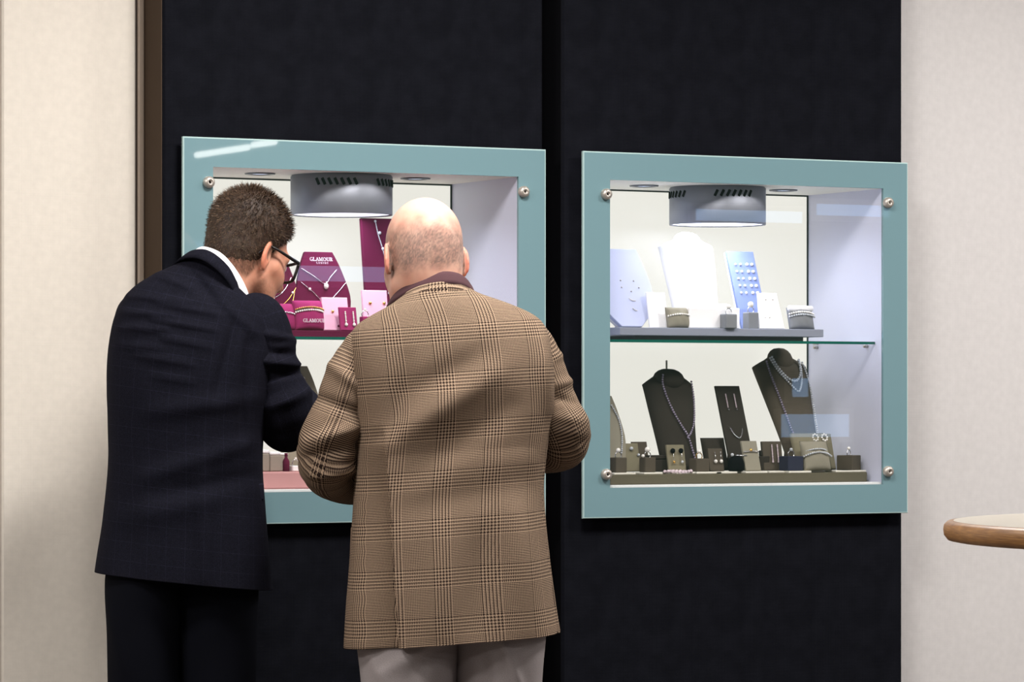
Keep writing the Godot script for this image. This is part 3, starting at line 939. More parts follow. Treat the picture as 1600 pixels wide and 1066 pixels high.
	ring_cube("dark brown ring block alone at the right end of the lower plinth", "slim ring with a pearl on the rightmost block of the lower plinth", Vector3(0.9965, y, -0.09), 0.045, 0.037, M.velvet_brown, M.silver, M.pearl, 0.0044, "", 0.5)

func displays_right_upper() -> void:
	var y := 1.4741
	var t := thing("display_tray", "grey tray on the glass shelf of the right display window", "tray", Vector3(0.6245, 1.4441, -0.19))
	put("tray", boxmesh(Vector3(-0.3, 0.0112, -0.13), Vector3(0.2785, 0.03, 0.13), 0.001), M.tray_grey, t)
	put("foot", boxmesh(Vector3(-0.238, 0.0, -0.12), Vector3(0.238, 0.0112, 0.1)), M.tray_dark, t)
	var xf := board("necklace_stand", "pale blue oval necklace stand at the left of the upper right shelf", "necklace stand", Vector3(0.393, y, -0.12), 18.3, oval_outline(0.028, 0.046, 0.073, 0.098, 0.2), 0.012, M.velvet_pale, M.velvet_white)
	var k := 0
	for p in [Vector2(-0.012, 0.118), Vector2(0.024, 0.117), Vector2(-0.012, 0.1), Vector2(0.036, 0.1), Vector2(0.013, 0.09)]:
		k += 1
		stud(["tiny stone at the upper left of the pale blue oval stand", "tiny stone at the upper right of the pale blue oval stand", "tiny stone at the lower left of the pale blue oval stand", "tiny stone at the far right of the pale blue oval stand", "tiny stone in the middle of the pale blue oval stand"][k - 1], on(xf, p, 0.001), 0.0021, M.steel)
	chain("pendant_chain", "upper thin curved chain on the pale blue oval stand", "chain", on_board(xf, [Vector2(0.002, 0.072), Vector2(0.01, 0.066), Vector2(0.02, 0.065)]), 0.0011, M.steel)
	chain("pendant_chain", "lower thin curved chain on the pale blue oval stand", "chain", on_board(xf, [Vector2(0.008, 0.046), Vector2(0.014, 0.041), Vector2(0.02, 0.04)]), 0.0011, M.steel)
	board("earring_card", "white card standing before the pale blue oval stand", "earring card", Vector3(0.463, y, -0.11), 12.0, rect_outline(0.052, 0.088), 0.005, M.card_white)
	xf = pillow("bracelet_cushion", "grey glitter cushion with a pearl bracelet on the upper right shelf", Vector3(0.508, y, -0.088), 0.072, 0.052, 0.032, 14.0, M.velvet_taupe)
	chain("bracelet", "white pearl bracelet on the grey glitter cushion", "bracelet", arc_on(xf, 0.066, 0.028, 0.017, -0.003), 0.001, M.pearl, "", 0.0026)
	xf = bust("necklace_bust", "bright white bust in the middle of the upper right shelf", Vector3(0.597, y, -0.15), 18.0, 0.212, 0.062, 0.078, 0.036, M.velvet_white)
	t = thing("riser_block", "wide white block at the foot of the white bust", "riser", Vector3(0.608, y, -0.155))
	put("block", boxmesh(Vector3(-0.078, 0, 0.036), Vector3(0.066, 0.05, 0.074), 0.002), M.card_white, t)
	t = thing("jewel_box", "white box with open lid right of the white bust", "box", Vector3(0.662, y, -0.13))
	put("body", boxmesh(Vector3(-0.022, 0, -0.016), Vector3(0.022, 0.03, 0.016), 0.002), M.card_white, t)
	var lid := put("lid", boxmesh(Vector3(-0.022, 0.0, -0.006), Vector3(0.022, 0.034, 0.0), 0.002), M.card_white, t)
	lid.position = Vector3(0, 0.031, -0.012)
	lid.rotation.x = -0.35
	ring_cube("grey ring block in front of the white bust", "white ring on the grey block in front of the white bust", Vector3(0.632, y, -0.066), 0.031, 0.035, M.velvet_grey, M.silver, M.pearl, 0.006)
	# blue stud board: five rows of four pearls
	xf = board("stud_board", "leaning blue board with rows of pearl studs on the upper right shelf", "earring stand", Vector3(0.756, y, -0.14), 21.4, rect_outline(0.078, 0.207), 0.008, M.velvet_blue, M.velvet_white)
	var rows := ["top", "second", "third", "fourth", "bottom"]
	var cols := ["first", "second", "third", "fourth"]
	for r in 5:
		for c in 4:
			stud("pearl stud on the blue board, %s row, %s from the left" % [rows[r], cols[c]], on(xf, Vector2([-0.0218, -0.0075, 0.0115, 0.0255][c], 0.171 - 0.0192 * r), 0.002), [0.0032, 0.0034, 0.0042, 0.0042][c], M.pearl, "pearl studs on the blue board")
	ring_cube("grey ring block at the foot of the blue stud board", "white flower ring on the block below the blue stud board", Vector3(0.7165, y, -0.1), 0.029, 0.041, M.velvet_grey, M.silver, M.pearl, 0.0075)
	xf = board("earring_card", "white leaning card with four small earrings beside the blue stud board", "earring card", Vector3(0.770, y, -0.085), 15.0, PackedVector2Array([Vector2(-0.036, 0), Vector2(0.036, 0), Vector2(0.027, 0.091), Vector2(-0.027, 0.091)]), 0.006, M.card_white)
	k = 0
	for p in [Vector2(-0.008, 0.074), Vector2(0.012, 0.074), Vector2(-0.016, 0.028), Vector2(-0.004, 0.028)]:
		k += 1
		stud(["upper left", "upper right", "lower left", "lower right"][k - 1] + " small earring on the white leaning card", on(xf, p, 0.001), 0.0021, M.steel)
	xf = pillow("bracelet_cushion", "pale grey cushion with two bracelets at the right end of the tray", Vector3(0.862, y, -0.095), 0.074, 0.056, 0.036, 16.0, M.velvet_grey)
	chain("bracelet", "upper white bead bracelet on the pale grey cushion", "bracelet", arc_on(xf, 0.07, 0.037, 0.019, -0.003), 0.001, M.pearl, "", 0.0026)
	chain("bracelet", "lower white bead bracelet on the pale grey cushion", "bracelet", arc_on(xf, 0.072, 0.03, 0.02, -0.003), 0.001, M.pearl_grey, "", 0.0026)
	t = thing("watch_roll", "white folded cloth roll lying on top of the pale grey cushion", "cloth roll", Vector3(0.862, y + 0.052, -0.103))
	var st := st0()
	tube(st, [Vector3(-0.036, 0, 0), Vector3(-0.033, 0.0, 0), Vector3(0.033, 0.0, 0), Vector3(0.036, 0, 0)], [0.004, 0.0075, 0.0075, 0.004], 12)
	put("roll", done(st), M.velvet_white, t)

func displays_left_upper() -> void:
	var y := 1.4592
	var t := thing("display_tray", "burgundy tray on the glass shelf of the left display window", "tray", Vector3(-0.37, 1.4441, -0.19))
	put("tray", boxmesh(Vector3(-0.31, 0.0, -0.13), Vector3(0.3, 0.015, 0.13), 0.001), M.burgundy, t)
	var oval := oval_outline(0.05, 0.0355, 0.069, 0.085, 0.19)
	var xf := board("necklace_stand", "burgundy oval stand with several necklaces, half behind the man with glasses", "necklace stand", Vector3(-0.548, y, -0.13), 13.4, oval, 0.01, M.burgundy)
	lettering(xf, "GLAMOUR", Vector2(0, 0.172), 0.0083, get_child(get_child_count() - 1), M.lettering)
	for q in [[[-0.03, 0.15, -0.005, 0.112, 0.018, 0.098, 0.04, 0.15], M.silver, "upper silver necklace on the burgundy stand behind the man with glasses"], [[-0.05, 0.12, -0.02, 0.082, 0.0, 0.074, 0.03, 0.092, 0.053, 0.125], M.silver, "middle silver necklace on the burgundy stand behind the man with glasses"], [[-0.05, 0.09, -0.02, 0.06, 0.008, 0.05, 0.038, 0.07, 0.062, 0.1], M.gold, "fine gold necklace on the burgundy stand behind the man with glasses"], [[-0.04, 0.075, -0.01, 0.052, 0.02, 0.043, 0.045, 0.056, 0.06, 0.098], M.gold, "second gold necklace on the burgundy stand behind the man with glasses"]]:
		var pts := []
		for i in range(0, q[0].size(), 2): pts.append(Vector2(q[0][i], q[0][i + 1]))
		chain("necklace", q[2], "necklace", on_board(xf, pts, 0.002), 0.0011, q[1])
	stud("white pearl pendant of the middle silver necklace", on(xf, Vector2(0.0, 0.074), 0.004), 0.0048, M.pearl)
	stud("white pearl pendant of the fine gold necklace", on(xf, Vector2(0.012, 0.051), 0.004), 0.0044, M.pearl)
	stud("small pearl on the right of the fine gold necklace", on(xf, Vector2(0.052, 0.088), 0.003), 0.003, M.pearl)
	stud("silver flower pendant of the upper silver necklace", on(xf, Vector2(0.016, 0.1), 0.004), 0.006, M.silver)
	xf = board("necklace_stand", "burgundy oval stand with two necklaces between the two men", "necklace stand", Vector3(-0.415, y, -0.13), 15.1, oval, 0.01, M.burgundy)
	var ob := get_child(get_child_count() - 1)
	lettering(xf, "GLAMOUR", Vector2(0.004, 0.1715), 0.0083, ob, M.lettering)
	lettering(xf, "L U X U R Y", Vector2(0.006, 0.1625), 0.0042, ob, M.lettering)
	chain("necklace", "upper fine silver necklace on the burgundy stand between the men", "necklace", on_board(xf, [Vector2(-0.05, 0.148), Vector2(-0.022, 0.131), Vector2(0.006, 0.112), Vector2(0.022, 0.128), Vector2(0.04, 0.146)], 0.002), 0.0009, M.silver)
	chain("necklace", "lower fine silver necklace on the burgundy stand between the men", "necklace", on_board(xf, [Vector2(-0.055, 0.115), Vector2(-0.028, 0.092), Vector2(0.002, 0.065), Vector2(0.03, 0.085), Vector2(0.06, 0.115)], 0.002), 0.0009, M.silver)
	t = thing("pendant", "white pearl drop pendant in the middle of the burgundy stand between the men", "pendant", on(xf, Vector2(0.007, 0.105), 0.005))
	var st := st0()
	ball(st, Vector3.ZERO, 0.0056, 12, 1.35)
	put("pearl", done(st), M.pearl, t)
	st = st0()
	ball(st, Vector3(0, 0.0085, 0), 0.0022, 8)
	put("cap", done(st), M.silver, t)
	stud("small pearl on the lower silver necklace between the men", on(xf, Vector2(-0.035, 0.098), 0.003), 0.0034, M.pearl)
	xf = board("necklace_board", "tall straight burgundy panel beside the bald man", "necklace board", Vector3(-0.199, y, -0.2), 8.1, rect_outline(0.155, 0.272), 0.012, M.burgundy)
	chain("necklace", "long silver and pearl necklace down the tall burgundy panel", "necklace", on_board(xf, [Vector2(-0.043, 0.265), Vector2(-0.038, 0.235), Vector2(-0.03, 0.205), Vector2(-0.024, 0.18), Vector2(-0.021, 0.15), Vector2(-0.021, 0.12), Vector2(-0.018, 0.09), Vector2(-0.012, 0.06), Vector2(-0.014, 0.02)], 0.003), 0.001, M.pearl_grey, "", 0.0017)
	var k := 0
	for p in [Vector2(-0.0435, 0.264), Vector2(-0.034, 0.236), Vector2(-0.0275, 0.198), Vector2(-0.0225, 0.16), Vector2(-0.018, 0.092), Vector2(-0.0125, 0.065)]:
		k += 1
		stud(["topmost pearl of the long necklace on the tall burgundy panel", "second pearl from the top on the tall burgundy panel", "third pearl from the top on the tall burgundy panel", "fourth pearl from the top on the tall burgundy panel", "fifth pearl from the top on the tall burgundy panel", "lowest pearl of the long necklace on the tall burgundy panel"][k - 1], on(xf, p, 0.004), [0.0032, 0.0044, 0.004, 0.0034, 0.004, 0.0034][k - 1], M.pearl_grey)
	xf = pillow("bracelet_cushion", "pink cushion nearest the shoulder of the man with glasses", Vector3(-0.545, y, -0.1), 0.074, 0.064, 0.04, 14.0, M.burgundy_soft)
	chain("bracelet", "silver bracelet on the cushion nearest the man with glasses", "bracelet", arc_on(xf, 0.07, 0.035, 0.021, -0.003), 0.001, M.silver, "", 0.0022)
	xf = pillow("bracelet_cushion", "burgundy cushion with two gold bracelets and a printed name", Vector3(-0.4755, y, -0.095), 0.078, 0.072, 0.042, 14.0, M.burgundy_soft)
	chain("bracelet", "upper gold bracelet on the burgundy cushion", "bracelet", arc_on(xf, 0.070, 0.048, 0.021, -0.003), 0.001, M.gold, "", 0.0021)
	chain("bracelet", "lower gold pearl bracelet on the burgundy cushion", "bracelet", arc_on(xf, 0.072, 0.041, 0.0225, -0.003), 0.001, M.pearl, "", 0.0024)
	var bandst := st0()
	bandst.set_smooth_group(0)
	var A := arc_on(xf, 0.073, 0.0475, 0.0195, -0.003, 13)
	var B := arc_on(xf, 0.073, 0.0425, 0.0200, -0.003, 13)
	for i in 12: quad(bandst, B[i], B[i + 1], A[i + 1], A[i])
	var bt := thing("bracelet_cuff", "brown leather cuff between the gold bracelets on the burgundy cushion", "bracelet", Vector3.ZERO)
	put("strap", done(bandst), M.velvet_brown, bt)
	lettering(Transform3D(xf.basis, xf * Vector3(0, 0, 0.0185)), "GLAMOUR", Vector2(0.004, 0.019), 0.008, get_node("bracelet_cushion_%03d" % (names["bracelet_cushion"] - 1)), M.lettering)
	xf = board("earring_card", "large pink card with two small earrings beside the burgundy cushion", "earring card", Vector3(-0.409, y, -0.09), 12.0, rect_outline(0.066, 0.078), 0.008, M.pink)
	stud("upper small earring on the large pink card between the men", on(xf, Vector2(-0.008, 0.044), 0.002), 0.0034, M.gold)
	stud("lower small earring on the large pink card between the men", on(xf, Vector2(0.004, 0.01), 0.002), 0.003, M.burgundy)
	xf = board("earring_card", "small burgundy card with two pearl drops at the shoulder of the bald man", "earring card", Vector3(-0.391, y, -0.062), 12.0, rect_outline(0.044, 0.055), 0.005, M.burgundy_soft)
	for e in 2:
		ear_drop(["left pearl drop on the small burgundy card", "right pearl drop on the small burgundy card"][e], on(xf, Vector2([-0.008, 0.012][e], 0.043), 0.003), xf, 0.03, M.pearl, M.pearl, 0.004, true)
	xf = board("earring_card", "pink card with two earrings in front of the tall burgundy panel", "earring card", Vector3(-0.292, y, -0.12), 9.0, rect_outline(0.064, 0.097), 0.008, M.pink)
	stud("left small earring on the pink card before the tall panel", on(xf, Vector2(-0.014, 0.066), 0.002), 0.0038, M.gold)
	stud("right small earring on the pink card before the tall panel", on(xf, Vector2(0.022, 0.066), 0.002), 0.0038, M.gold)
	ring_cube("small burgundy ring block left of the pink card by the bald man", "ring on the small burgundy block left of the pink card", Vector3(-0.338, y, -0.09), 0.02, 0.034, M.burgundy_soft, M.silver, M.pearl, 0.003)
	ring_cube("burgundy ring block before the pink card by the bald man", "ring on the burgundy block before the pink card", Vector3(-0.285, y, -0.085), 0.024, 0.04, M.burgundy_soft, M.silver, M.pearl, 0.003)

func displays_left_lower() -> void:
	var y := 1.136
	var pl := thing("plinth", "pink felt plinth on the floor of the left display window", "plinth", Vector3(-0.37, 1.0967, -0.18))
	put("base", boxmesh(Vector3(-0.33, 0, -0.14), Vector3(0.33, 0.039, 0.13), 0.003), M.pink_felt, pl)
	var xf := board("necklace_stand", "grey oval stand seen between the elbows of the two men", "necklace stand", Vector3(-0.463, y, -0.16), 10.0, oval_outline(0.05, 0.03, 0.062, 0.13, 0.245), 0.01, M.velvet_taupe)
	for k in 3:
		stud(["upper", "middle", "lower"][k] + " pearl on the grey oval stand between the elbows", on(xf, Vector2([0.016, 0.021, 0.025][k], [0.215, 0.2, 0.18][k]), 0.003), 0.004, M.pearl)
	var n := 0
	for b in [[-0.590, 0.026, 0.050], [-0.562, 0.028, 0.045]]:
		n += 1
		var t := thing("jewel_box", ["grey box at the waist of the man with glasses, left one of two", "grey box at the waist of the man with glasses, right one of two"][n - 1], "box", Vector3(b[0], y, -0.11))
		put("body", boxmesh(Vector3(-b[1] / 2, 0, -0.014), Vector3(b[1] / 2, b[2] * 0.82, 0.014), 0.002), M.stone_grey, t)
		put("lid", boxmesh(Vector3(-b[1] / 2, b[2] * 0.82 + 0.0004, -0.014), Vector3(b[1] / 2, b[2], 0.014), 0.002), M.velvet_white, t)
	var v := thing("scent_bottle", "small burgundy bottle on the pink plinth between the men", "bottle", Vector3(-0.534, y, -0.1))
	var st := st0()
	lathe(st, [Vector2(0, 0), Vector2(0.0072, 0), Vector2(0.008, 0.001), Vector2(0.008, 0.022), Vector2(0.0062, 0.027), Vector2(0.0036, 0.03), Vector2(0.0034, 0.034), Vector2(0, 0.034)], 20)
	put("flask", done(st), M.burgundy, v)
	st = st0()
	lathe(st, [Vector2(0, 0.0342), Vector2(0.0038, 0.0342), Vector2(0.0038, 0.042), Vector2(0, 0.042)], 16)
	put("stopper", done(st), M.burgundy, v)
	ring_cube("low white ring block right of the small burgundy bottle", "ring on the low white block by the burgundy bottle", Vector3(-0.510, y, -0.1), 0.026, 0.013, M.card_white, M.silver, M.pearl, 0.003)
	var w := thing("jewel_box", "tall white box behind the small burgundy bottle", "box", Vector3(-0.53, y, -0.15))
	put("body", boxmesh(Vector3(-0.02, 0, -0.01), Vector3(0.02, 0.035, 0.01), 0.002), M.stone_grey, w)
	put("lid", boxmesh(Vector3(-0.02, 0.0353, -0.01), Vector3(0.02, 0.042, 0.01), 0.002), M.card_white, w)

func build_table() -> void:
	# tall bistro table, only its rim is in view at the right
	var t := thing("bistro_table", "tall round table with cream top and wooden rim at the right edge", "table", Vector3(-0.6526, 0, 3.658))
	var h := 1.133
	var st := st0()
	lathe(st, [Vector2(0.0, h), Vector2(0.54 - 0.014, h)], 96)
	put("table_top", done(st), M.table_top, t)
	st = st0()
	lathe(st, [Vector2(0.54 - 0.014, h), Vector2(0.54 - 0.006, h - 0.0012), Vector2(0.54 - 0.001, h - 0.006), Vector2(0.54, h - 0.012), Vector2(0.54 - 0.001, h - 0.02), Vector2(0.54 - 0.006, h - 0.0265), Vector2(0.54 - 0.014, h - 0.028), Vector2(0.0, h - 0.028)], 96)
	put("wooden_rim", done(st), M.wood, t)
	st = st0()
	lathe(st, [Vector2(0.03, 0.03), Vector2(0.03, h - 0.05), Vector2(0.12, h - 0.04), Vector2(0.12, h - 0.029)], 32)
	put("column", done(st), M.steel, t)
	st = st0()
	lathe(st, [Vector2(0.0, 0.0), Vector2(0.25, 0.0), Vector2(0.25, 0.012), Vector2(0.06, 0.03), Vector2(0.0, 0.03)], 48)
	put("base", done(st), M.steel, t)

# ---------------------------------------------------------------- people: signed distance bodies
func ell(p: Vector3, c: Vector3, r: Vector3) -> float:
	var q := p - c
	var k0 := (q / r).length()
	var k1 := (q / (r * r)).length()
	return k0 * (k0 - 1.0) / maxf(k1, 1e-6) if k0 > 0.001 else -minf(r.x, minf(r.y, r.z))

func smin(a: float, b: float, k: float) -> float:
	var h := maxf(k - absf(a - b), 0.0) / k
	return minf(a, b) - h * h * k * 0.25

func cone(p: Vector3, a: Vector3, b: Vector3, ra: float, rb: float) -> float:
	var ab := b - a
	var t := clampf((p - a).dot(ab) / ab.length_squared(), 0.0, 1.0)
	return (p - a - ab * t).length() - lerpf(ra, rb, t)

func bones_sdf(p: Vector3, bones: Array, k: float) -> float:
	var d := 10.0
	for b in bones:
		d = smin(d, cone(p, b[0], b[1], b[2], b[3]), k)
	return d

# surface nets; blocks far from the surface are skipped. Appends triangles (with colours) to st
func nets(st: SurfaceTool, f: Callable, lo: Vector3, hi: Vector3, h: float, xf: Transform3D, paint: Callable) -> void:
	var n := Vector3i(((hi - lo) / h).ceil()) + Vector3i.ONE * 2
	var nx := n.x
	var nxy := n.x * n.y
	var val := PackedFloat32Array()
	val.resize(n.x * n.y * n.z)
	val.fill(1.0)
	var bs := 5
	var live := []
	for bz in range(0, n.z, bs):
		for by in range(0, n.y, bs):
			for bx in range(0, n.x, bs):
				var c := lo + Vector3(bx + bs * 0.5, by + bs * 0.5, bz + bs * 0.5) * h
				var d: float = f.call(c)
				if absf(d) > bs * h * 1.45:
					if d < 0:
						for z in range(bz, mini(bz + bs, n.z)):
							for y in range(by, mini(by + bs, n.y)):
								for x in range(bx, mini(bx + bs, n.x)):
									val[x + y * nx + z * nxy] = -1.0
					continue
				live.append(Vector3i(bx, by, bz))
				for z in range(bz, mini(bz + bs, n.z)):
					for y in range(by, mini(by + bs, n.y)):
						for x in range(bx, mini(bx + bs, n.x)):
							val[x + y * nx + z * nxy] = f.call(lo + Vector3(x, y, z) * h)
	var at := {}
	var verts := []
	for b in live:
		for z in range(maxi(b.z - 1, 0), mini(b.z + bs, n.z - 1)):
			for y in range(maxi(b.y - 1, 0), mini(b.y + bs, n.y - 1)):
				for x in range(maxi(b.x - 1, 0), mini(b.x + bs, n.x - 1)):
					var i := x + y * nx + z * nxy
					if at.has(i): continue
					var v0 := val[i]
					var neg := v0 < 0
					var v := [v0, val[i + 1], val[i + nx], val[i + nx + 1], val[i + nxy], val[i + nxy + 1], val[i + nxy + nx], val[i + nxy + nx + 1]]
					var mixed := false
					for k in range(1, 8):
						if (v[k] < 0) != neg:
							mixed = true
							break
					if not mixed: continue
					var s := Vector3.ZERO
					var cnt := 0
					for e in [[0, 1], [2, 3], [4, 5], [6, 7], [0, 2], [1, 3], [4, 6], [5, 7], [0, 4], [1, 5], [2, 6], [3, 7]]:
						var a: float = v[e[0]]
						var c: float = v[e[1]]
						if (a < 0) == (c < 0): continue
						var t := a / (a - c)
						var p0 := Vector3(e[0] & 1, (e[0] >> 1) & 1, e[0] >> 2)
						var p1 := Vector3(e[1] & 1, (e[1] >> 1) & 1, e[1] >> 2)
						s += p0.lerp(p1, t)
						cnt += 1
					at[i] = verts.size()
					verts.append(lo + (Vector3(x, y, z) + s / cnt) * h)
	st.set_smooth_group(0)
	var cols := []
	for p in verts: cols.append(paint.call(p))
	for i in at:
		var v0 := val[i]
		for ax in 3:
			var d: int = [1, nx, nxy][ax]
			var u: int = [nx, nxy, 1][ax]
			var w: int = [nxy, 1, nx][ax]
			var v1 := val[i + d]
			if (v0 < 0) == (v1 < 0): continue
			if not (at.has(i - u) and at.has(i - w) and at.has(i - u - w)): continue
			var q := [at[i], at[i - u], at[i - u - w], at[i - w]]
			if v0 < 0: q = [at[i], at[i - w], at[i - u - w], at[i - u]]
			for k in [0, 1, 2, 0, 2, 3]:
				st.set_color(cols[q[k]])
				st.add_vertex(xf * verts[q[k]])

# the head in its own axes: ears level with the origin, face towards -z
func head_sdf(p: Vector3, hw: float, neck_to: Vector3, neck_r: float, ear_y: float) -> float:
	var d := ell(p, Vector3(0, 0.043, 0.012), Vector3(hw, 0.094, 0.100))
	d = smin(d, ell(p, Vector3(0, -0.012, 0.040), Vector3(hw * 0.82, 0.062, 0.058)), 0.03)
	d = smin(d, ell(p, Vector3(0, -0.028, -0.045), Vector3(0.062, 0.078, 0.056)), 0.03)
	d = smin(d, cone(p, Vector3(0.052, -0.048, -0.004), Vector3(0.018, -0.098, -0.078), 0.020, 0.019), 0.025)
	d = smin(d, cone(p, Vector3(-0.052, -0.048, -0.004), Vector3(-0.018, -0.098, -0.078), 0.020, 0.019), 0.025)
	d = smin(d, cone(p, Vector3(0, -0.03, 0.02), neck_to, neck_r, neck_r * 1.08), 0.03)
	var ax := Vector3(absf(p.x), p.y, p.z)
	# brow, cheek bones, nose, lips, chin
	d = smin(d, cone(ax, Vector3(0.008, 0.022, -0.097), Vector3(0.045, 0.022, -0.078), 0.009, 0.008), 0.02)
	d = smin(d, cone(ax, Vector3(0.036, -0.026, -0.076), Vector3(0.060, -0.016, -0.035), 0.008, 0.008), 0.03)
	d = smin(d, cone(p, Vector3(0, 0.012, -0.098), Vector3(0, -0.030, -0.118), 0.008, 0.0115), 0.012)
	d = smin(d, cone(ax, Vector3(0.004, -0.034, -0.108), Vector3(0.013, -0.035, -0.100), 0.008, 0.0075), 0.008)
	d = smin(d, cone(ax, Vector3(0.0, -0.060, -0.100), Vector3(0.020, -0.062, -0.091), 0.0065, 0.004), 0.008)
	d = smin(d, cone(ax, Vector3(0.0, -0.070, -0.099), Vector3(0.016, -0.069, -0.091), 0.0068, 0.004), 0.008)
	d = smin(d, ell(p, Vector3(0, -0.100, -0.086), Vector3(0.022, 0.016, 0.016)), 0.015)
	# eye sockets and eyes
	d = -smin(-d, ell(ax, Vector3(0.032, 0.004, -0.103), Vector3(0.018, 0.011, 0.016)), 0.012)
	d = smin(d, (ax - Vector3(0.031, 0.003, -0.0835)).length() - 0.0128, 0.003)
	# ears: a dished disc with a rim and a lobe
	var e := ax - Vector3(hw + 0.003, ear_y, 0.014)
	e = Basis(Vector3.UP, -0.42) * e
	e = Basis(Vector3.RIGHT, 0.16) * e
	var ear := ell(e, Vector3(0.004, 0, 0), Vector3(0.0065, 0.033, 0.019))
	ear = -smin(-ear, ell(e, Vector3(0.0105, 0.004, -0.003), Vector3(0.0055, 0.021, 0.010)), 0.004)
	ear = smin(ear, ell(e, Vector3(0.002, -0.027, -0.006), Vector3(0.0055, 0.009, 0.008)), 0.006)
	ear = smin(ear, cone(e, Vector3(-0.012, 0.010, -0.010), Vector3(0.0, -0.012, -0.010), 0.007, 0.008), 0.008)
	return smin(d, ear, 0.006)

func lin(r: int, g: int, b: int) -> Color:
	return c8(r, g, b).srgb_to_linear()

# a hand: palm and five curled fingers. wrist -> knuckles along dir, back of the hand towards back
func hand_bones(wrist: Vector3, dir: Vector3, back: Vector3, thumb_side: float) -> Array:
	dir = dir.normalized()
	var side := dir.cross(back).normalized() * thumb_side
	back = side.cross(dir).normalized() * thumb_side
	var out := []
	for k in 4:
		var s := 0.030 - 0.020 * k
		var kn := wrist + dir * (0.088 - 0.004 * absf(k - 1)) + side * s
		out.append([wrist + side * s * 0.55, kn, 0.0145, 0.0115])
		var lens: Array = [[0.042, 0.026, 0.02], [0.046, 0.029, 0.021], [0.043, 0.027, 0.02], [0.034, 0.021, 0.018]][k]
		var a := 0.45 + 0.07 * k
		var p := kn
		for j in 3:
			var d := dir * cos(a) - back * sin(a)
			var q: Vector3 = p + d * lens[j]
			out.append([p, q, 0.0092 - 0.0008 * j, 0.0086 - 0.0009 * j])
			p = q
			a += 0.5 - 0.08 * j
	var t0 := wrist + dir * 0.022 + side * 0.024
	var t1 := t0 + (dir * 0.6 + side * 0.75 - back * 0.25).normalized() * 0.044
	var t2 := t1 + (dir * 0.85 + side * 0.35 - back * 0.4).normalized() * 0.032
	var t3 := t2 + (dir * 0.9 - back * 0.5).normalized() * 0.024
	out.append_array([[wrist, t0, 0.017, 0.015], [t0, t1, 0.014, 0.0108], [t1, t2, 0.0105, 0.0095], [t2, t3, 0.0095, 0.008]])
	return out

func bounds(bones: Array, grow: float) -> AABB:
	var b := AABB(bones[0][0], Vector3.ZERO)
	for k in bones:
		b = b.expand(k[0]).expand(k[1])
	return b.grow(grow)

# ---------------------------------------------------------------- people: clothes
func fold_push(p: Vector2, folds: Array) -> float:
	var s := 0.0
	for f in folds:
		var a := Vector2(f[0], f[1])
		var b := Vector2(f[2], f[3])
		var ab := b - a
		var t := (p - a).dot(ab) / ab.length_squared()
		if t < -0.6 or t > 1.6: continue
		var tc := clampf(t, 0.0, 1.0)
		var d: float = (p - a).cross(ab.normalized())
		var w: float = f[4]
		if absf(d) > 3.0 * w: continue
		var fade := exp(-pow((t - tc) * ab.length() / (w * 1.5), 2)) * (0.35 + 0.65 * sin(PI * clampf(t * 0.8 + 0.1, 0.0, 1.0)))
		var x := d / w
		s += f[5] * fade * exp(-x * x) * (1.0 + 0.55 * x)
	return s

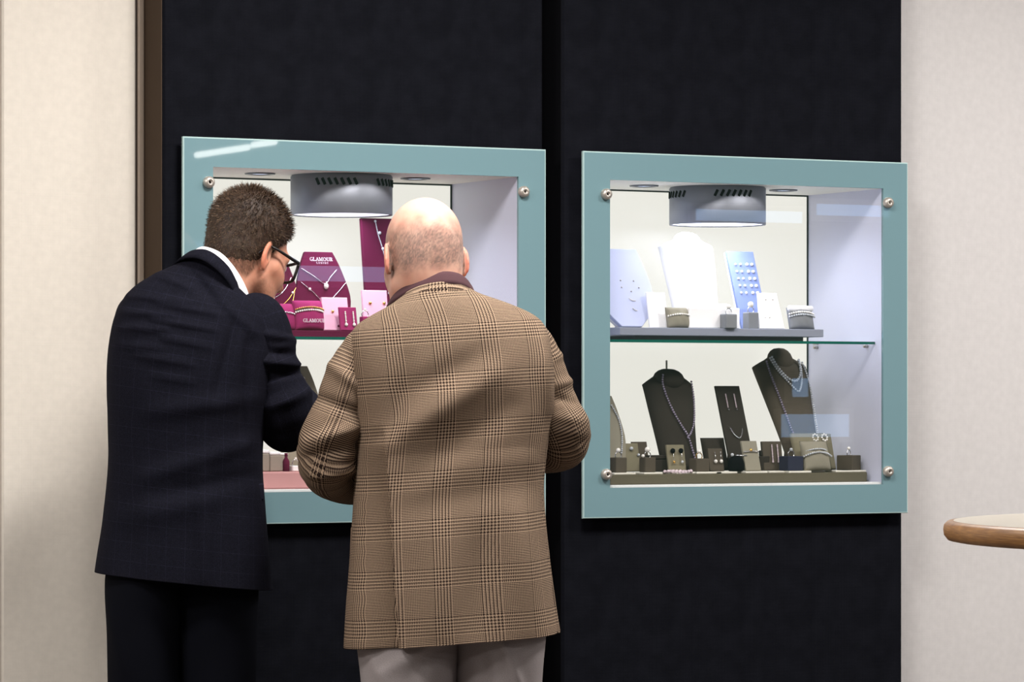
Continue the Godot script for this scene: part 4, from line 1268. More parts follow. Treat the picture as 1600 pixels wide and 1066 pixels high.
# torso of a jacket: rows of [left, right, half depth, z of the middle, roundness]
func torso(rows: Array, sub: int, seg: int, folds: Array, rep: float, mid_shift: float, rough: FastNoiseLite, vent: Array, xf := Transform3D()) -> ArrayMesh:
	var Ls := []
	var Rs := []
	var Bs := []
	var Hs := []
	for r in rows:
		Hs.append(Vector2(r[5] if r.size() > 5 else 0.0, 0))
		Ls.append(r[0])
		Rs.append(r[1])
		Bs.append(Vector3(r[2], r[3], r[4]))
	var n := (rows.size() - 1) * sub
	Ls = curve(Ls, n)
	Rs = curve(Rs, n)
	Bs = curve(Bs, n)
	Hs = curve(Hs, n)
	var rings := []
	var uvs := []
	var vv := 0.0
	for i in n + 1:
		var L: Vector2 = Ls[i]
		var R: Vector2 = Rs[i]
		var B: Vector3 = Bs[i]
		var c := (L + R) * 0.5
		var a := (R.x - L.x) * 0.5
		var ring := []
		for j in seg + 1:
			var t := -PI + TAU * j / seg
			var sx := signf(sin(t)) * pow(absf(sin(t)), 2.0 / B.z)
			var cz := signf(cos(t)) * pow(absf(cos(t)), 2.0 / B.z)
			var p := Vector3(c.x + a * sx, c.y + (R.y - L.y) * 0.5 * sx + Hs[i].x * maxf(cz, 0.0), B.y + B.x * cz)
			var nn := Vector3(sx / a, 0, cz / B.x).normalized()
			var push := 0.0
			if cz > -0.2:
				push = fold_push(Vector2(p.x, p.y), folds) * smoothstep(-0.2, 0.25, cz)
			push += 0.0022 * rough.get_noise_3d(p.x * 100, p.y * 60, p.z * 100)
			if vent.size() > 0:
				var xs := lerpf(vent[1].x, vent[0].x, clampf((p.y - vent[1].y) / (vent[0].y - vent[1].y), 0.0, 1.0))
				if cz > 0 and p.y < vent[0].y + 0.02:
					var k: float = vent[2] * clampf((vent[0].y + 0.02 - p.y) / 0.12, 0.25, 1.0)
					push -= k * smoothstep(0.0, -0.004, p.x - xs) * smoothstep(-0.09, -0.03, p.x - xs + 0.0) if p.x < xs else 0.0
			ring.append(p + nn * push)
		if i > 0: vv += ((Ls[i] - Ls[i - 1]).length() + (Rs[i] - Rs[i - 1]).length()) * 0.25 + absf(((Ls[i] + Rs[i]) - (Ls[i - 1] + Rs[i - 1])).y) * 0.25
		rings.append(ring)
		var arc := [0.0]
		for j in range(1, seg + 1): arc.append(arc[j - 1] + ring[j].distance_to(ring[j - 1]))
		var half: float = arc[seg / 2]
		var uv := []
		for j in seg + 1: uv.append(Vector2((arc[j] - half + mid_shift) / rep, vv / rep))
		uvs.append(uv)
	last_rings = rings.duplicate()
	last_uvs = uvs.duplicate()
	# the hem is turned in
	var last: Array = rings[n]
	var c3 := Vector3.ZERO
	for p in last: c3 += p / last.size()
	var prev: Array = last
	for k in 2:
		var ring := []
		var uv := []
		for j in seg + 1:
			var q: Vector3 = last[j].lerp(Vector3(c3.x, last[j].y, c3.z), [0.035, 0.06][k])
			q.y += [0.0, 0.03][k]
			ring.append(q)
			uv.append(uvs[n][j] + Vector2(0, [0.05, 0.3][k]))
		rings.append(ring)
		uvs.append(uv)
	return skin_grid(rings, uvs, xf)

# the back of a vented jacket: a second layer over the rings just made, its free edge along the vent
func skirt(vent: Array, lift: float, rep: float) -> ArrayMesh:
	var rings := []
	var uvs := []
	var cols := 110
	for i in last_rings.size():
		var ring: Array = last_rings[i]
		var seg := ring.size() - 1
		var mid_y: float = ring[seg / 2].y
		if mid_y > vent[0].y: continue
		var down := clampf((vent[0].y - mid_y) / (vent[0].y - vent[1].y), 0.0, 1.0)
		var xs := lerpf(vent[0].x, vent[1].x, down)
		var js := float(seg) * 0.5
		for j in range(seg / 4, seg * 3 / 4):
			if ring[j].x <= xs and ring[j + 1].x > xs:
				js = j + (xs - ring[j].x) / (ring[j + 1].x - ring[j].x)
				break
		var je := seg * 0.72
		var out := []
		var uv := []
		for c in cols + 1:
			var s := float(c) / cols
			var jf := lerpf(js, je, s)
			var k := mini(int(jf), seg - 1)
			var p: Vector3 = ring[k].lerp(ring[k + 1], jf - k)
			var tn: Vector3 = (ring[mini(k + 16, seg)] - ring[mini(k + 5, seg)])
			var nn := Vector3(-tn.z, 0, tn.x).normalized()
			var up := lift * (0.4 + 1.6 * down) * smoothstep(1.0, 0.6, s) - 0.0015 * smoothstep(0.8, 1.0, s)
			up = lerpf(-0.0015, up, smoothstep(0.0, 0.12, down))
			var q := p + nn * up * (1.0 if nn.z > 0 else -1.0)
			if i == last_rings.size() - 1: q.y -= 0.001
			if c == 0:
				out.append(p - Vector3(0, 0, 0.002))
				uv.append(last_uvs[i][k] + Vector2(-0.05, 0))
				out.append(q - Vector3(0, 0, 0.001))
				uv.append(last_uvs[i][k])
			out.append(q + (Vector3(0.0015, 0, 0) if c == 0 else Vector3.ZERO))
			uv.append(last_uvs[i][k].lerp(last_uvs[i][k + 1], jf - k))
		rings.append(out)
		uvs.append(uv)
	return skin_grid(rings, uvs)

func skin_grid(rings: Array, uvs: Array, xf := Transform3D()) -> ArrayMesh:
	var st := st0()
	st.set_smooth_group(0)
	for i in rings.size() - 1:
		for j in rings[i].size() - 1:
			for q in [[i, j], [i + 1, j], [i + 1, j + 1], [i, j], [i + 1, j + 1], [i, j + 1]]:
				st.set_uv(uvs[q[0]][q[1]])
				st.add_vertex(xf * rings[q[0]][q[1]])
	st.generate_normals()
	return st.commit()

func sleeve(path: Array, radii: Array, n: int, seg: int, folds: Array, rep: float, shift: Vector2, rough: FastNoiseLite, crease := [], inside := true) -> ArrayMesh:
	var p := curve(path, n)
	var rr := []
	for r in radii: rr.append(Vector2(r, 0))
	rr = curve(rr, n)
	var f := frames(p)
	var rings := []
	var uvs := []
	var v := 0.0
	for i in n + 1:
		if i > 0: v += p[i].distance_to(p[i - 1])
		var ring := []
		var uv := []
		for j in seg + 1:
			var a := TAU * j / seg
			var o: Vector3 = f[i][0] * cos(a) + f[i][1] * sin(a)
			var q: Vector3 = p[i] + o * rr[i].x
			var push := 0.0
			if o.z > -0.35: push = fold_push(Vector2(q.x, q.y), folds) * smoothstep(-0.35, 0.1, o.z)
			push += 0.0025 * rough.get_noise_3d(q.x * 90, q.y * 70, q.z * 90)
			for c in crease:
				var s: float = (float(i) / n - c[0]) / c[1]
				push += c[2] * exp(-s * s) * (0.55 + 0.45 * cos(a - c[3]))
			ring.append(q + o * push)
			uv.append(Vector2((a * 0.062 + shift.x) / rep, (v + shift.y) / rep))
		rings.append(ring)
		uvs.append(uv)
	if inside:
		var last: Array = rings[n]
		for k in 2:
			var ring := []
			for j in seg + 1:
				ring.append(last[j].lerp(p[n], [0.12, 0.16][k]) - f[n][2] * [0.0, 0.03][k])
			rings.append(ring)
			uvs.append(uvs[n])
	var top := []
	for j in seg + 1: top.append(p[0])
	rings.push_front(top)
	uvs.push_front(uvs[0])
	return skin_grid(rings, uvs)

# a folded collar along a path of its upper edge; fall = direction and length of the outer leaf, stand = depth inside
func collar(path: Array, n: int, mid: Vector3, fall: Vector3, stand: float, thick: float, rep: float, ends := 0.6) -> ArrayMesh:
	var p := curve(path, n)
	var rings := []
	var uvs := []
	var u := 0.0
	for i in n + 1:
		if i > 0: u += p[i].distance_to(p[i - 1])
		var o: Vector3 = p[i] - mid
		o = (o - fall.normalized() * o.dot(fall.normalized())).normalized()
		var s := float(i) / n
		var k := lerpf(ends, 1.0, clampf(sin(PI * s) * 1.6, 0.0, 1.0))
		var fl := fall * k
		var q: Vector3 = p[i]
		rings.append([q - o * thick * 1.2 + fall.normalized() * stand, q - o * thick * 0.9 + fl * 0.15, q - o * thick * 0.3 - fall.normalized() * 0.001, q + o * thick * 0.5 + fl * 0.04, q + o * thick * 1.4 + fl * 0.22, q + o * (thick * 1.9 + 0.003) + fl * 0.6, q + o * (thick * 2.2 + 0.007) + fl, q + o * (thick * 1.4 + 0.005) + fl * 1.02, q + o * thick * 0.9 + fl * 0.5])
		var uv := []
		for j in 9: uv.append(Vector2(u, 0.006 * j) / rep)
		uvs.append(uv)
	return skin_grid(rings, uvs)

func leg_mesh(rows: Array, sub: int, seg: int, folds: Array, rough: FastNoiseLite) -> ArrayMesh:
	# rows of [centre, half width, half depth]
	var C := []
	var S := []
	for r in rows:
		C.append(r[0])
		S.append(Vector2(r[1], r[2]))
	var n := (rows.size() - 1) * sub
	C = curve(C, n)
	S = curve(S, n)
	var rings := []
	var uvs := []
	for i in n + 1:
		var ring := []
		var uv := []
		for j in seg + 1:
			var t := -PI + TAU * j / seg
			var p: Vector3 = C[i] + Vector3(sin(t) * S[i].x, 0, cos(t) * S[i].y)
			var o := Vector3(sin(t), 0, cos(t))
			var push := 0.003 * rough.get_noise_3d(p.x * 60, p.y * 40, p.z * 60)
			if o.z > -0.3: push += fold_push(Vector2(p.x, p.y), folds) * smoothstep(-0.3, 0.2, o.z)
			ring.append(p + o * push)
			uv.append(Vector2(t * 0.1, p.y) / 0.1)
		rings.append(ring)
		uvs.append(uv)
	rings.reverse()
	uvs.reverse()
	for ring in rings: ring.reverse()
	for uv in uvs: uv.reverse()
	return skin_grid(rings, uvs)

func shoe(t: Node3D, at: Vector3, turn: float) -> void:
	var st := st0()
	st.set_smooth_group(0)
	var xf := Transform3D(Basis(Vector3.UP, turn), at)
	var rings := []
	for r in [[0.075, 0.030, 0.0, 0.075], [0.06, 0.036, 0.0, 0.085], [0.0, 0.036, 0.0, 0.088], [-0.06, 0.044, 0.0, 0.066], [-0.12, 0.049, 0.0, 0.05], [-0.17, 0.042, 0.0, 0.04], [-0.2, 0.022, 0.004, 0.026]]:
		var ring := []
		for j in 20:
			var a := TAU * j / 20
			ring.append(xf * Vector3(r[1] * cos(a), maxf(r[2], r[3] * 0.45 + r[3] * 0.55 * sin(a)) if sin(a) > -0.55 else r[2], r[0]))
		rings.append(ring)
	for i in rings.size() - 1:
		for j in 20:
			var k := (j + 1) % 20
			quad(st, rings[i][j], rings[i][k], rings[i + 1][k], rings[i + 1][j])
	for e in [0, rings.size() - 1]:
		var c := Vector3.ZERO
		for p in rings[e]: c += p / 20.0
		for j in 20:
			var k := (j + 1) % 20
			if e == 0: tri(st, c, rings[e][k], rings[e][j])
			else: tri(st, c, rings[e][j], rings[e][k])
	put("shoe", done(st), M.leather, t)

# ---------------------------------------------------------------- the two men
func noise(seed_: int, freq := 0.05) -> FastNoiseLite:
	var n := FastNoiseLite.new()
	n.seed = seed_
	n.frequency = freq
	n.fractal_octaves = 3
	return n

func body_mesh(head: Transform3D, hw: float, neck: Vector3, neck_r: float, bones: Array, hands: Array, paint: Callable, ear_y: float) -> ArrayMesh:
	var st := st0()
	var inv := head.affine_inverse()
	var nk := inv * neck
	nets(st, func(p): return head_sdf(p, hw, nk, neck_r, ear_y), Vector3(-0.125, -0.2, -0.15), Vector3(0.125, 0.16, 0.15), 0.0036, head, paint)
	var plain_skin := func(_p): return lin(196, 140, 112)
	var b := bounds(bones, 0.17)
	nets(st, func(p): return bones_sdf(p, bones, 0.05), b.position, b.end, 0.016, Transform3D(), plain_skin)
	for h in hands:
		var hb := bounds(h, 0.03)
		nets(st, func(p): return bones_sdf(p, h, 0.007), hb.position, hb.end, 0.004, Transform3D(), plain_skin)
	return done(st)

func build_bald_man() -> void:
	var t := thing("person", "bald man seen from behind in a brown checked tweed jacket and grey trousers", "person", Vector3(-0.5686, 0, 0.7606))
	t.rotation.y = -0.4676
	var nz := noise(41)
	var fine := noise(42, 0.9)
	# body
	var head := Transform3D(Basis(Vector3.UP, 0.36) * Basis(Vector3.RIGHT, -0.20) * Basis(Vector3.BACK, -0.02), Vector3(-0.0387, 1.5853, -0.05))
	var paint := func(p: Vector3) -> Color:
		var c := lin(226, 178, 158)
		var g := fine.get_noise_3d(p.x * 900, p.y * 900, p.z * 900)
		var blot := nz.get_noise_3d(p.x * 500, p.y * 500, p.z * 500)
		c = c.lerp(lin(206, 116, 96), clampf(0.25 + blot * 0.6, 0.0, 0.6) * 0.5)
		c = c.lerp(lin(238, 204, 188), smoothstep(0.07, 0.13, p.y) * 0.6)
		# cropped ring of grey hair round the back and sides
		var band := smoothstep(0.086 + blot * 0.02, 0.03, p.y) * smoothstep(-0.045, -0.012, p.y + 0.012 * blot) * smoothstep(-0.055, -0.015, p.z)
		if absf(p.x) > 0.084: band = 0.0
		c = c.lerp(lin(112, 98, 92), band * clampf(0.66 + 0.55 * g + 0.2 * blot, 0.0, 0.9))
		c = c.lerp(lin(206, 104, 96), 0.4 * exp(-Vector2(p.x - 0.03, p.y - 0.07).length_squared() / 0.00016))
		# nape and ears run redder
		c = c.lerp(lin(196, 112, 88), smoothstep(-0.04, -0.08, p.y) * 0.45)
		if absf(p.x) > 0.086: c = c.lerp(lin(208, 110, 92), 0.5)
		if p.z < -0.085 and absf(absf(p.x) - 0.031) < 0.011 and absf(p.y - 0.003) < 0.006: c = lin(225, 220, 215)
		if p.z < -0.092 and absf(p.x) < 0.022 and absf(p.y + 0.065) < 0.008: c = lin(176, 92, 84)
		return c
	var bones := [[Vector3(0, 1.5067, -0.02), Vector3(0.0067, 1.3867, -0.01), 0.07, 0.10], [Vector3(-0.1, 1.4133, -0.01), Vector3(0.12, 1.4267, -0.01), 0.04, 0.04], [Vector3(0.0067, 1.3867, -0.02), Vector3(0.0133, 1.0667, -0.02), 0.11, 0.10], [Vector3(-0.0533, 1.3733, -0.02), Vector3(-0.0533, 1, -0.02), 0.08, 0.09], [Vector3(0.08, 1.3867, -0.02), Vector3(0.08, 1, -0.02), 0.08, 0.09], [Vector3(-0.06, 0.9333, -0.02), Vector3(-0.06, 0.48, -0.03), 0.09, 0.055], [Vector3(-0.06, 0.48, -0.03), Vector3(-0.06, 0.0933, 0), 0.055, 0.038], [Vector3(0.1, 0.9333, -0.02), Vector3(0.104, 0.48, -0.03), 0.09, 0.055], [Vector3(0.104, 0.48, -0.03), Vector3(0.104, 0.0933, 0), 0.055, 0.038], [Vector3(-0.14, 1.4, 0), Vector3(-0.2293, 1.2067, 0), 0.032, 0.028], [Vector3(-0.2293, 1.2067, 0), Vector3(-0.184, 1.144, -0.16), 0.028, 0.024], [Vector3(-0.184, 1.144, -0.16), Vector3(-0.1667, 1.1267, -0.26), 0.024, 0.024], [Vector3(0.1627, 1.4067, 0), Vector3(0.24, 1.2427, -0.03), 0.030, 0.026], [Vector3(0.24, 1.2427, -0.03), Vector3(0.2267, 1.2, -0.14), 0.026, 0.024], [Vector3(0.2267, 1.2, -0.14), Vector3(0.1893, 1.184, -0.26), 0.024, 0.024]]
	var hl := hand_bones(Vector3(-0.1653, 1.1253, -0.265), Vector3(0.45, 0.12, -0.8), Vector3(-0.2, 1, -0.1), 1.0)
	var hr := hand_bones(Vector3(0.1867, 1.1827, -0.265), Vector3(-0.55, 0.05, -0.75), Vector3(0.2, 1, -0.1), -1.0)
	put("body", body_mesh(head, 0.078, Vector3(-0.0053, 1.4933, -0.01), 0.058, bones, [hl, hr], paint, 0.007), M.skin, t)
	# tweed jacket
	var rows := [[Vector2(-0.0827, 1.5093), Vector2(0.0613, 1.5253), 0.062, -0.01, 2.1, 0.022], [Vector2(-0.112, 1.4907), Vector2(0.088, 1.5147), 0.082, -0.01, 2.1, 0.018], [Vector2(-0.1507, 1.472), Vector2(0.1467, 1.4973), 0.100, -0.005, 2.2, 0.010], [Vector2(-0.1787, 1.452), Vector2(0.1947, 1.476), 0.112, 0.0, 2.3], [Vector2(-0.192, 1.4227), Vector2(0.2173, 1.4493), 0.124, 0.0, 2.4], [Vector2(-0.192, 1.3733), Vector2(0.2293, 1.4027), 0.135, 0.0, 2.5], [Vector2(-0.1867, 1.32), Vector2(0.2347, 1.3467), 0.140, 0.0, 2.5], [Vector2(-0.1787, 1.2533), Vector2(0.2307, 1.28), 0.140, 0.0, 2.5], [Vector2(-0.1787, 1.1733), Vector2(0.22, 1.2), 0.138, 0.0, 2.5], [Vector2(-0.184, 1.0933), Vector2(0.2133, 1.12), 0.140, 0.0, 2.5], [Vector2(-0.1893, 1.0133), Vector2(0.2173, 1.0427), 0.146, 0.0, 2.5], [Vector2(-0.1947, 0.9333), Vector2(0.2267, 0.9627), 0.150, 0.0, 2.5], [Vector2(-0.2, 0.86), Vector2(0.2373, 0.888), 0.153, 0.0, 2.5], [Vector2(-0.204, 0.784), Vector2(0.248, 0.8187), 0.155, 0.0, 2.5]]
	var f := []
	for q in FOLDS2: f.append(q)
	var vent2 := [Vector2(-0.1147, 1.2133), Vector2(-0.0853, 0.7867), 0.016]
	var jacket := put("jacket", torso(rows, 9, 240, f, 0.1, 0.035, nz, vent2), M.tweed, t)
	put("back_skirt", skirt(vent2, 0.007, 0.1), M.tweed, jacket)
	put("sleeve", sleeve([Vector3(-0.1147, 1.4347, 0), Vector3(-0.1507, 1.4107, 0.006), Vector3(-0.1813, 1.352, 0.01), Vector3(-0.208, 1.2733, 0.01), Vector3(-0.236, 1.2, 0.005), Vector3(-0.2347, 1.1573, -0.05), Vector3(-0.2027, 1.1307, -0.12), Vector3(-0.1707, 1.12, -0.2)], [0.024, 0.048, 0.058, 0.061, 0.066, 0.062, 0.052, 0.045], 110, 72, FOLDS2L, 0.1, Vector2(0.02, 0.03), nz, [[0.58, 0.02, -0.004, 1.0], [0.64, 0.02, -0.004, 1.2], [0.7, 0.018, -0.004, 1.0]]), M.tweed, jacket)
	put("sleeve", sleeve([Vector3(0.152, 1.4507, 0), Vector3(0.1827, 1.4253, 0.002), Vector3(0.2027, 1.3653, -0.012), Vector3(0.224, 1.2987, -0.024), Vector3(0.2533, 1.2387, -0.03), Vector3(0.2533, 1.208, -0.08), Vector3(0.2267, 1.192, -0.15), Vector3(0.192, 1.184, -0.23)], [0.024, 0.044, 0.053, 0.056, 0.058, 0.056, 0.048, 0.044], 110, 72, FOLDS2R, 0.1, Vector2(0.06, 0.05), nz, [[0.6, 0.02, -0.004, 1.0], [0.67, 0.02, -0.004, 1.2]]), M.tweed, jacket)
	put("collar", collar([Vector3(-0.128, 1.4507, -0.08), Vector3(-0.1147, 1.484, -0.035), Vector3(-0.0907, 1.512, 0.01), Vector3(-0.0507, 1.5347, 0.046), Vector3(0, 1.5453, 0.058), Vector3(0.0427, 1.5413, 0.044), Vector3(0.0693, 1.5227, 0.004), Vector3(0.0827, 1.4907, -0.05)], 60, Vector3(-0.0133, 1.5013, -0.03), Vector3(0, -0.035, 0.005), 0.03, 0.004, 0.1), M.tweed, jacket)
	# pocket flap at the left hip
	var st := st0()
	box(st, Vector3(-0.004, -0.03, -0.07), Vector3(0.004, 0.03, 0.07), 0.003, Transform3D(Basis(Vector3.BACK, -0.04), Vector3(-0.1853, 1.0067, -0.035)))
	put("pocket_flap", done(st), M.tweed, jacket)
	# roll neck of the jumper
	put("roll_neck", collar([Vector3(-0.1147, 1.4853, -0.075), Vector3(-0.1067, 1.5093, -0.045), Vector3(-0.088, 1.5307, -0.005), Vector3(-0.0467, 1.5547, 0.032), Vector3(0.0027, 1.5653, 0.045), Vector3(0.0373, 1.5613, 0.032), Vector3(0.0573, 1.5453, 0), Vector3(0.0693, 1.5173, -0.05)], 60, Vector3(-0.0187, 1.5133, -0.04), Vector3(0, -0.028, 0.003), 0.04, 0.004, 0.1, 1.0), M.knit, t)
	# trousers
	var fl := [[0.0133, 0.82, -0.12, 0.7333, 0.012, 0.007], [0, 0.7867, -0.0667, 0.72, 0.012, -0.006], [-0.1467, 0.7867, -0.0933, 0.68, 0.014, 0.005]]
	var fr := [[0.12, 0.82, 0.1667, 0.7, 0.010, 0.010], [0.0733, 0.8133, 0.1067, 0.6933, 0.016, -0.006], [0.2067, 0.8, 0.184, 0.72, 0.012, 0.006]]
	var tr := put("trousers", leg_mesh([[Vector3(-0.06, 0.9333, 0), 0.115, 0.125], [Vector3(-0.0667, 0.82, 0), 0.113, 0.125], [Vector3(-0.0667, 0.712, 0), 0.101, 0.115], [Vector3(-0.06, 0.48, -0.015), 0.085, 0.095], [Vector3(-0.056, 0.24, 0), 0.075, 0.085], [Vector3(-0.056, 0.0587, 0), 0.075, 0.09]], 14, 64, fl, nz), M.flannel, t)
	put("trouser_leg", leg_mesh([[Vector3(0.1133, 0.9333, 0), 0.105, 0.125], [Vector3(0.12, 0.82, 0), 0.097, 0.122], [Vector3(0.12, 0.712, 0), 0.090, 0.112], [Vector3(0.1147, 0.48, -0.015), 0.082, 0.095], [Vector3(0.1067, 0.24, 0), 0.075, 0.085], [Vector3(0.1067, 0.0587, 0), 0.075, 0.09]], 14, 64, fr, nz), M.flannel, tr)
	shoe(t, Vector3(-0.056, 0.0267, 0), 0.15)
	shoe(t, Vector3(0.1067, 0.0267, 0), -0.15)

func build_navy_man() -> void:
	var t := thing("person", "man with short brown hair, black glasses and navy suit bending towards the left window", "person", Vector3(-0.9797, 0, 0.3676))
	t.rotation.y = -0.3977
	var nz := noise(51)
	var fine := noise(52, 0.9)
	var head := Transform3D((Basis(Vector3.UP, -0.86) * Basis(Vector3.RIGHT, -0.36)).scaled_local(Vector3(0.93, 1.0, 0.93)), Vector3(0.1306, 1.6088, -0.07))
	var hairline := func(p: Vector3) -> float:
		# > 0 where hair grows: over the crown, down the back to the nape, short in front of the ears
		var front := 0.075 - 0.2 * maxf(0.0, absf(p.x) - 0.045)
		var z0 := -0.078 if p.y > front else lerpf(-0.078, -0.020, clampf((front - p.y) / 0.05, 0.0, 1.0))
		var low := -0.058 if p.z > 0.035 else lerpf(-0.012, -0.058, clampf((p.z - 0.01) / 0.025, 0.0, 1.0))
		if p.z < 0.005: low = maxf(low, lerpf(0.005, 0.012, clampf(-p.z / 0.03, 0.0, 1.0)))
		return minf(p.z - z0, p.y - low)
	var paint := func(p: Vector3) -> Color:
		var c := lin(200, 146, 122)
		var g := fine.get_noise_3d(p.x * 900, p.y * 900, p.z * 900)
		var blot := nz.get_noise_3d(p.x * 500, p.y * 500, p.z * 500)
		c = c.lerp(lin(184, 104, 78), clampf(0.3 + blot * 0.6, 0.0, 0.6) * 0.5)
		var hl: float = hairline.call(p)
		c = c.lerp(lin(62, 44, 34), smoothstep(-0.016, 0.004, hl) * clampf(0.75 + 0.4 * g, 0.0, 1.0) * (0.0 if absf(p.x) > 0.087 else 1.0))
		# shaved beard shade
		c = c.lerp(lin(120, 84, 68), smoothstep(-0.03, -0.06, p.y) * smoothstep(0.03, -0.01, p.z) * clampf(0.3 + 0.4 * g, 0.0, 0.5))
		if absf(p.x) > 0.086: c = c.lerp(lin(206, 118, 92), 0.5)
		if p.z < -0.085 and absf(absf(p.x) - 0.031) < 0.011 and absf(p.y - 0.003) < 0.006: c = lin(225, 220, 215)
		if p.z < -0.092 and absf(p.x) < 0.022 and absf(p.y + 0.065) < 0.008: c = lin(176, 92, 84)
		return c
	var bones := [[Vector3(0.0612, 1.5313, -0.01), Vector3(0.0136, 1.3884, -0.02), 0.06, 0.10], [Vector3(-0.0612, 1.4701, -0.04), Vector3(0.1224, 1.4361, 0), 0.04, 0.04], [Vector3(0.0068, 1.3884, -0.02), Vector3(-0.0068, 1.0755, -0.02), 0.10, 0.10], [Vector3(-0.068, 1.3748, -0.02), Vector3(-0.0612, 1.0211, -0.02), 0.07, 0.08], [Vector3(0.0816, 1.3748, -0.02), Vector3(0.0748, 1.0211, -0.02), 0.07, 0.08], [Vector3(-0.0748, 0.9939, -0.02), Vector3(-0.0816, 0.4905, -0.03), 0.075, 0.055], [Vector3(-0.0816, 0.4905, -0.03), Vector3(-0.0844, 0.0687, 0), 0.055, 0.038], [Vector3(0.0612, 0.9939, -0.04), Vector3(0.068, 0.4905, -0.06), 0.075, 0.055], [Vector3(0.068, 0.4905, -0.06), Vector3(0.0653, 0.0687, -0.03), 0.055, 0.038], [Vector3(0.1429, 1.4293, 0), Vector3(0.2041, 1.2728, -0.02), 0.032, 0.028], [Vector3(0.2041, 1.2728, -0.02), Vector3(0.2395, 1.266, -0.13), 0.028, 0.024], [Vector3(0.2395, 1.266, -0.13), Vector3(0.2558, 1.285, -0.23), 0.024, 0.024], [Vector3(-0.0884, 1.4565, -0.05), Vector3(-0.1007, 1.2864, -0.1), 0.030, 0.028], [Vector3(-0.1007, 1.2864, -0.1), Vector3(-0.0476, 1.2633, -0.17), 0.026, 0.024], [Vector3(-0.0476, 1.2633, -0.17), Vector3(0.0136, 1.2728, -0.25), 0.024, 0.024]]
	var hr := hand_bones(Vector3(0.2558, 1.2878, -0.235), Vector3(-0.6, 0.75, -0.35), Vector3(0.3, 1, 0.2), -1.0)
	var hl2 := hand_bones(Vector3(0.0163, 1.2742, -0.255), Vector3(0.8, 0.4, -0.35), Vector3(-0.1, 1, 0.1), 1.0)
	put("body", body_mesh(head, 0.077, Vector3(0.0748, 1.5272, -0.02), 0.056, bones, [hr, hl2], paint, -0.004), M.skin, t)
	# short hair: a shell over the skull and a coat of strands
	var st := st0()
	var shell := func(p: Vector3) -> float:
		var hl: float = hairline.call(p)
		var th := lerpf(0.003, 0.013, smoothstep(0.0, 0.11, p.y)) * smoothstep(-0.004, 0.012, hl) - 0.004 * smoothstep(0.004, -0.006, hl)
		th += 0.0022 * nz.get_noise_3d(p.x * 1500, p.y * 900, p.z * 1500) * smoothstep(0.0, 0.01, hl)
		var d := ell(p, Vector3(0, 0.043, 0.012), Vector3(0.077, 0.094, 0.100))
		d = smin(d, ell(p, Vector3(0, -0.012, 0.040), Vector3(0.063, 0.062, 0.058)), 0.03)
		return maxf(d - th, -hl - 0.004)
	var hair_paint := func(p: Vector3) -> Color:
		var g := fine.get_noise_3d(p.x * 700, p.y * 700, p.z * 700)
		return lin(42, 31, 24).lerp(lin(84, 64, 50), clampf(0.3 + 0.6 * g, 0.0, 1.0))
	nets(st, shell, Vector3(-0.1, -0.075, -0.1), Vector3(0.1, 0.17, 0.135), 0.0042, head, hair_paint)
	var hm := done(st)
	var hair := put("hair", hm, M.hair, t)
	var arr := hm.surface_get_arrays(0)
	var vs: PackedVector3Array = arr[Mesh.ARRAY_VERTEX]
	var ns: PackedVector3Array = arr[Mesh.ARRAY_NORMAL]
	var hs := st0()
	hs.set_smooth_group(-1)
	var r := RandomNumberGenerator.new()
	r.seed = 77
	var inv := head.affine_inverse()
	var count := 0
	while count < 15000:
		var i := r.randi() % vs.size()
		var p := vs[i] + Vector3(r.randfn(), r.randfn(), r.randfn()) * 0.0016
		var n := ns[i]
		var lp := inv * p
		var hl: float = hairline.call(lp)
		count += 1
		if hl < 0.001 or n.dot(p - head * Vector3(0, 0.03, 0.01)) < 0: continue
		var top := smoothstep(0.0, 0.09, lp.y)
		var len := lerpf(0.004, 0.011, top) * r.randf_range(0.6, 1.15)
		# flow: away from a whorl high on the back
		var flow := (lp - Vector3(0.01, 0.12, 0.055))
		flow = head.basis * (flow + Vector3(-flow.z, 0, flow.x) * 0.7).normalized()
		var d := (n * lerpf(0.55, 0.6, top) + flow * 0.8 + Vector3(r.randfn(), r.randfn(), r.randfn()) * 0.28).normalized()
		var side := d.cross(n + Vector3(r.randf(), r.randf(), r.randf()) * 0.3).normalized() * 0.00055
		var tone := r.randf()
		var col := lin(40, 29, 22).lerp(lin(120, 94, 72), tone * tone * 0.8)
		hs.set_color(col)
		p -= n * 0.0015
		var mid := p + d * len * 0.55 + n * 0.001
		tri(hs, p - side, p + side, mid + side * 0.7)
		tri(hs, p - side, mid + side * 0.7, mid - side * 0.7)
		tri(hs, mid - side * 0.7, mid + side * 0.7, p + d * len)
	var strands := put("strands", done(hs), M.hair, hair)
	tag(strands, "", "", "", "stuff")
	# black glasses
	var gl := Node3D.new()
	gl.name = "glasses"
	t.add_child(gl)
	gl.transform = head
	for s in [-1.0, 1.0]:
		var fr := st0()
		var pts := []
		for q in [[0.008, 0.012], [0.012, 0.019], [0.034, 0.021], [0.060, 0.021], [0.066, 0.017], [0.063, -0.010], [0.056, -0.019], [0.036, -0.021], [0.016, -0.018], [0.009, -0.006], [0.008, 0.012]]:
			pts.append(Vector3(s * q[0], q[1], -0.113 + q[0] * q[0] * 2.6))
		pts = curve(pts, 48)
		tube(fr, pts, 0.0036, 8, false)
		put("rim", done(fr), M.frame_black, gl)
		var ln := st0()
		var cc := Vector3(s * 0.036, 0.0, -0.1105)
		for i in pts.size() - 1: tri(ln, cc, pts[i], pts[i + 1])
		put("lens", done(ln), M.pane, gl)
		var arm := st0()
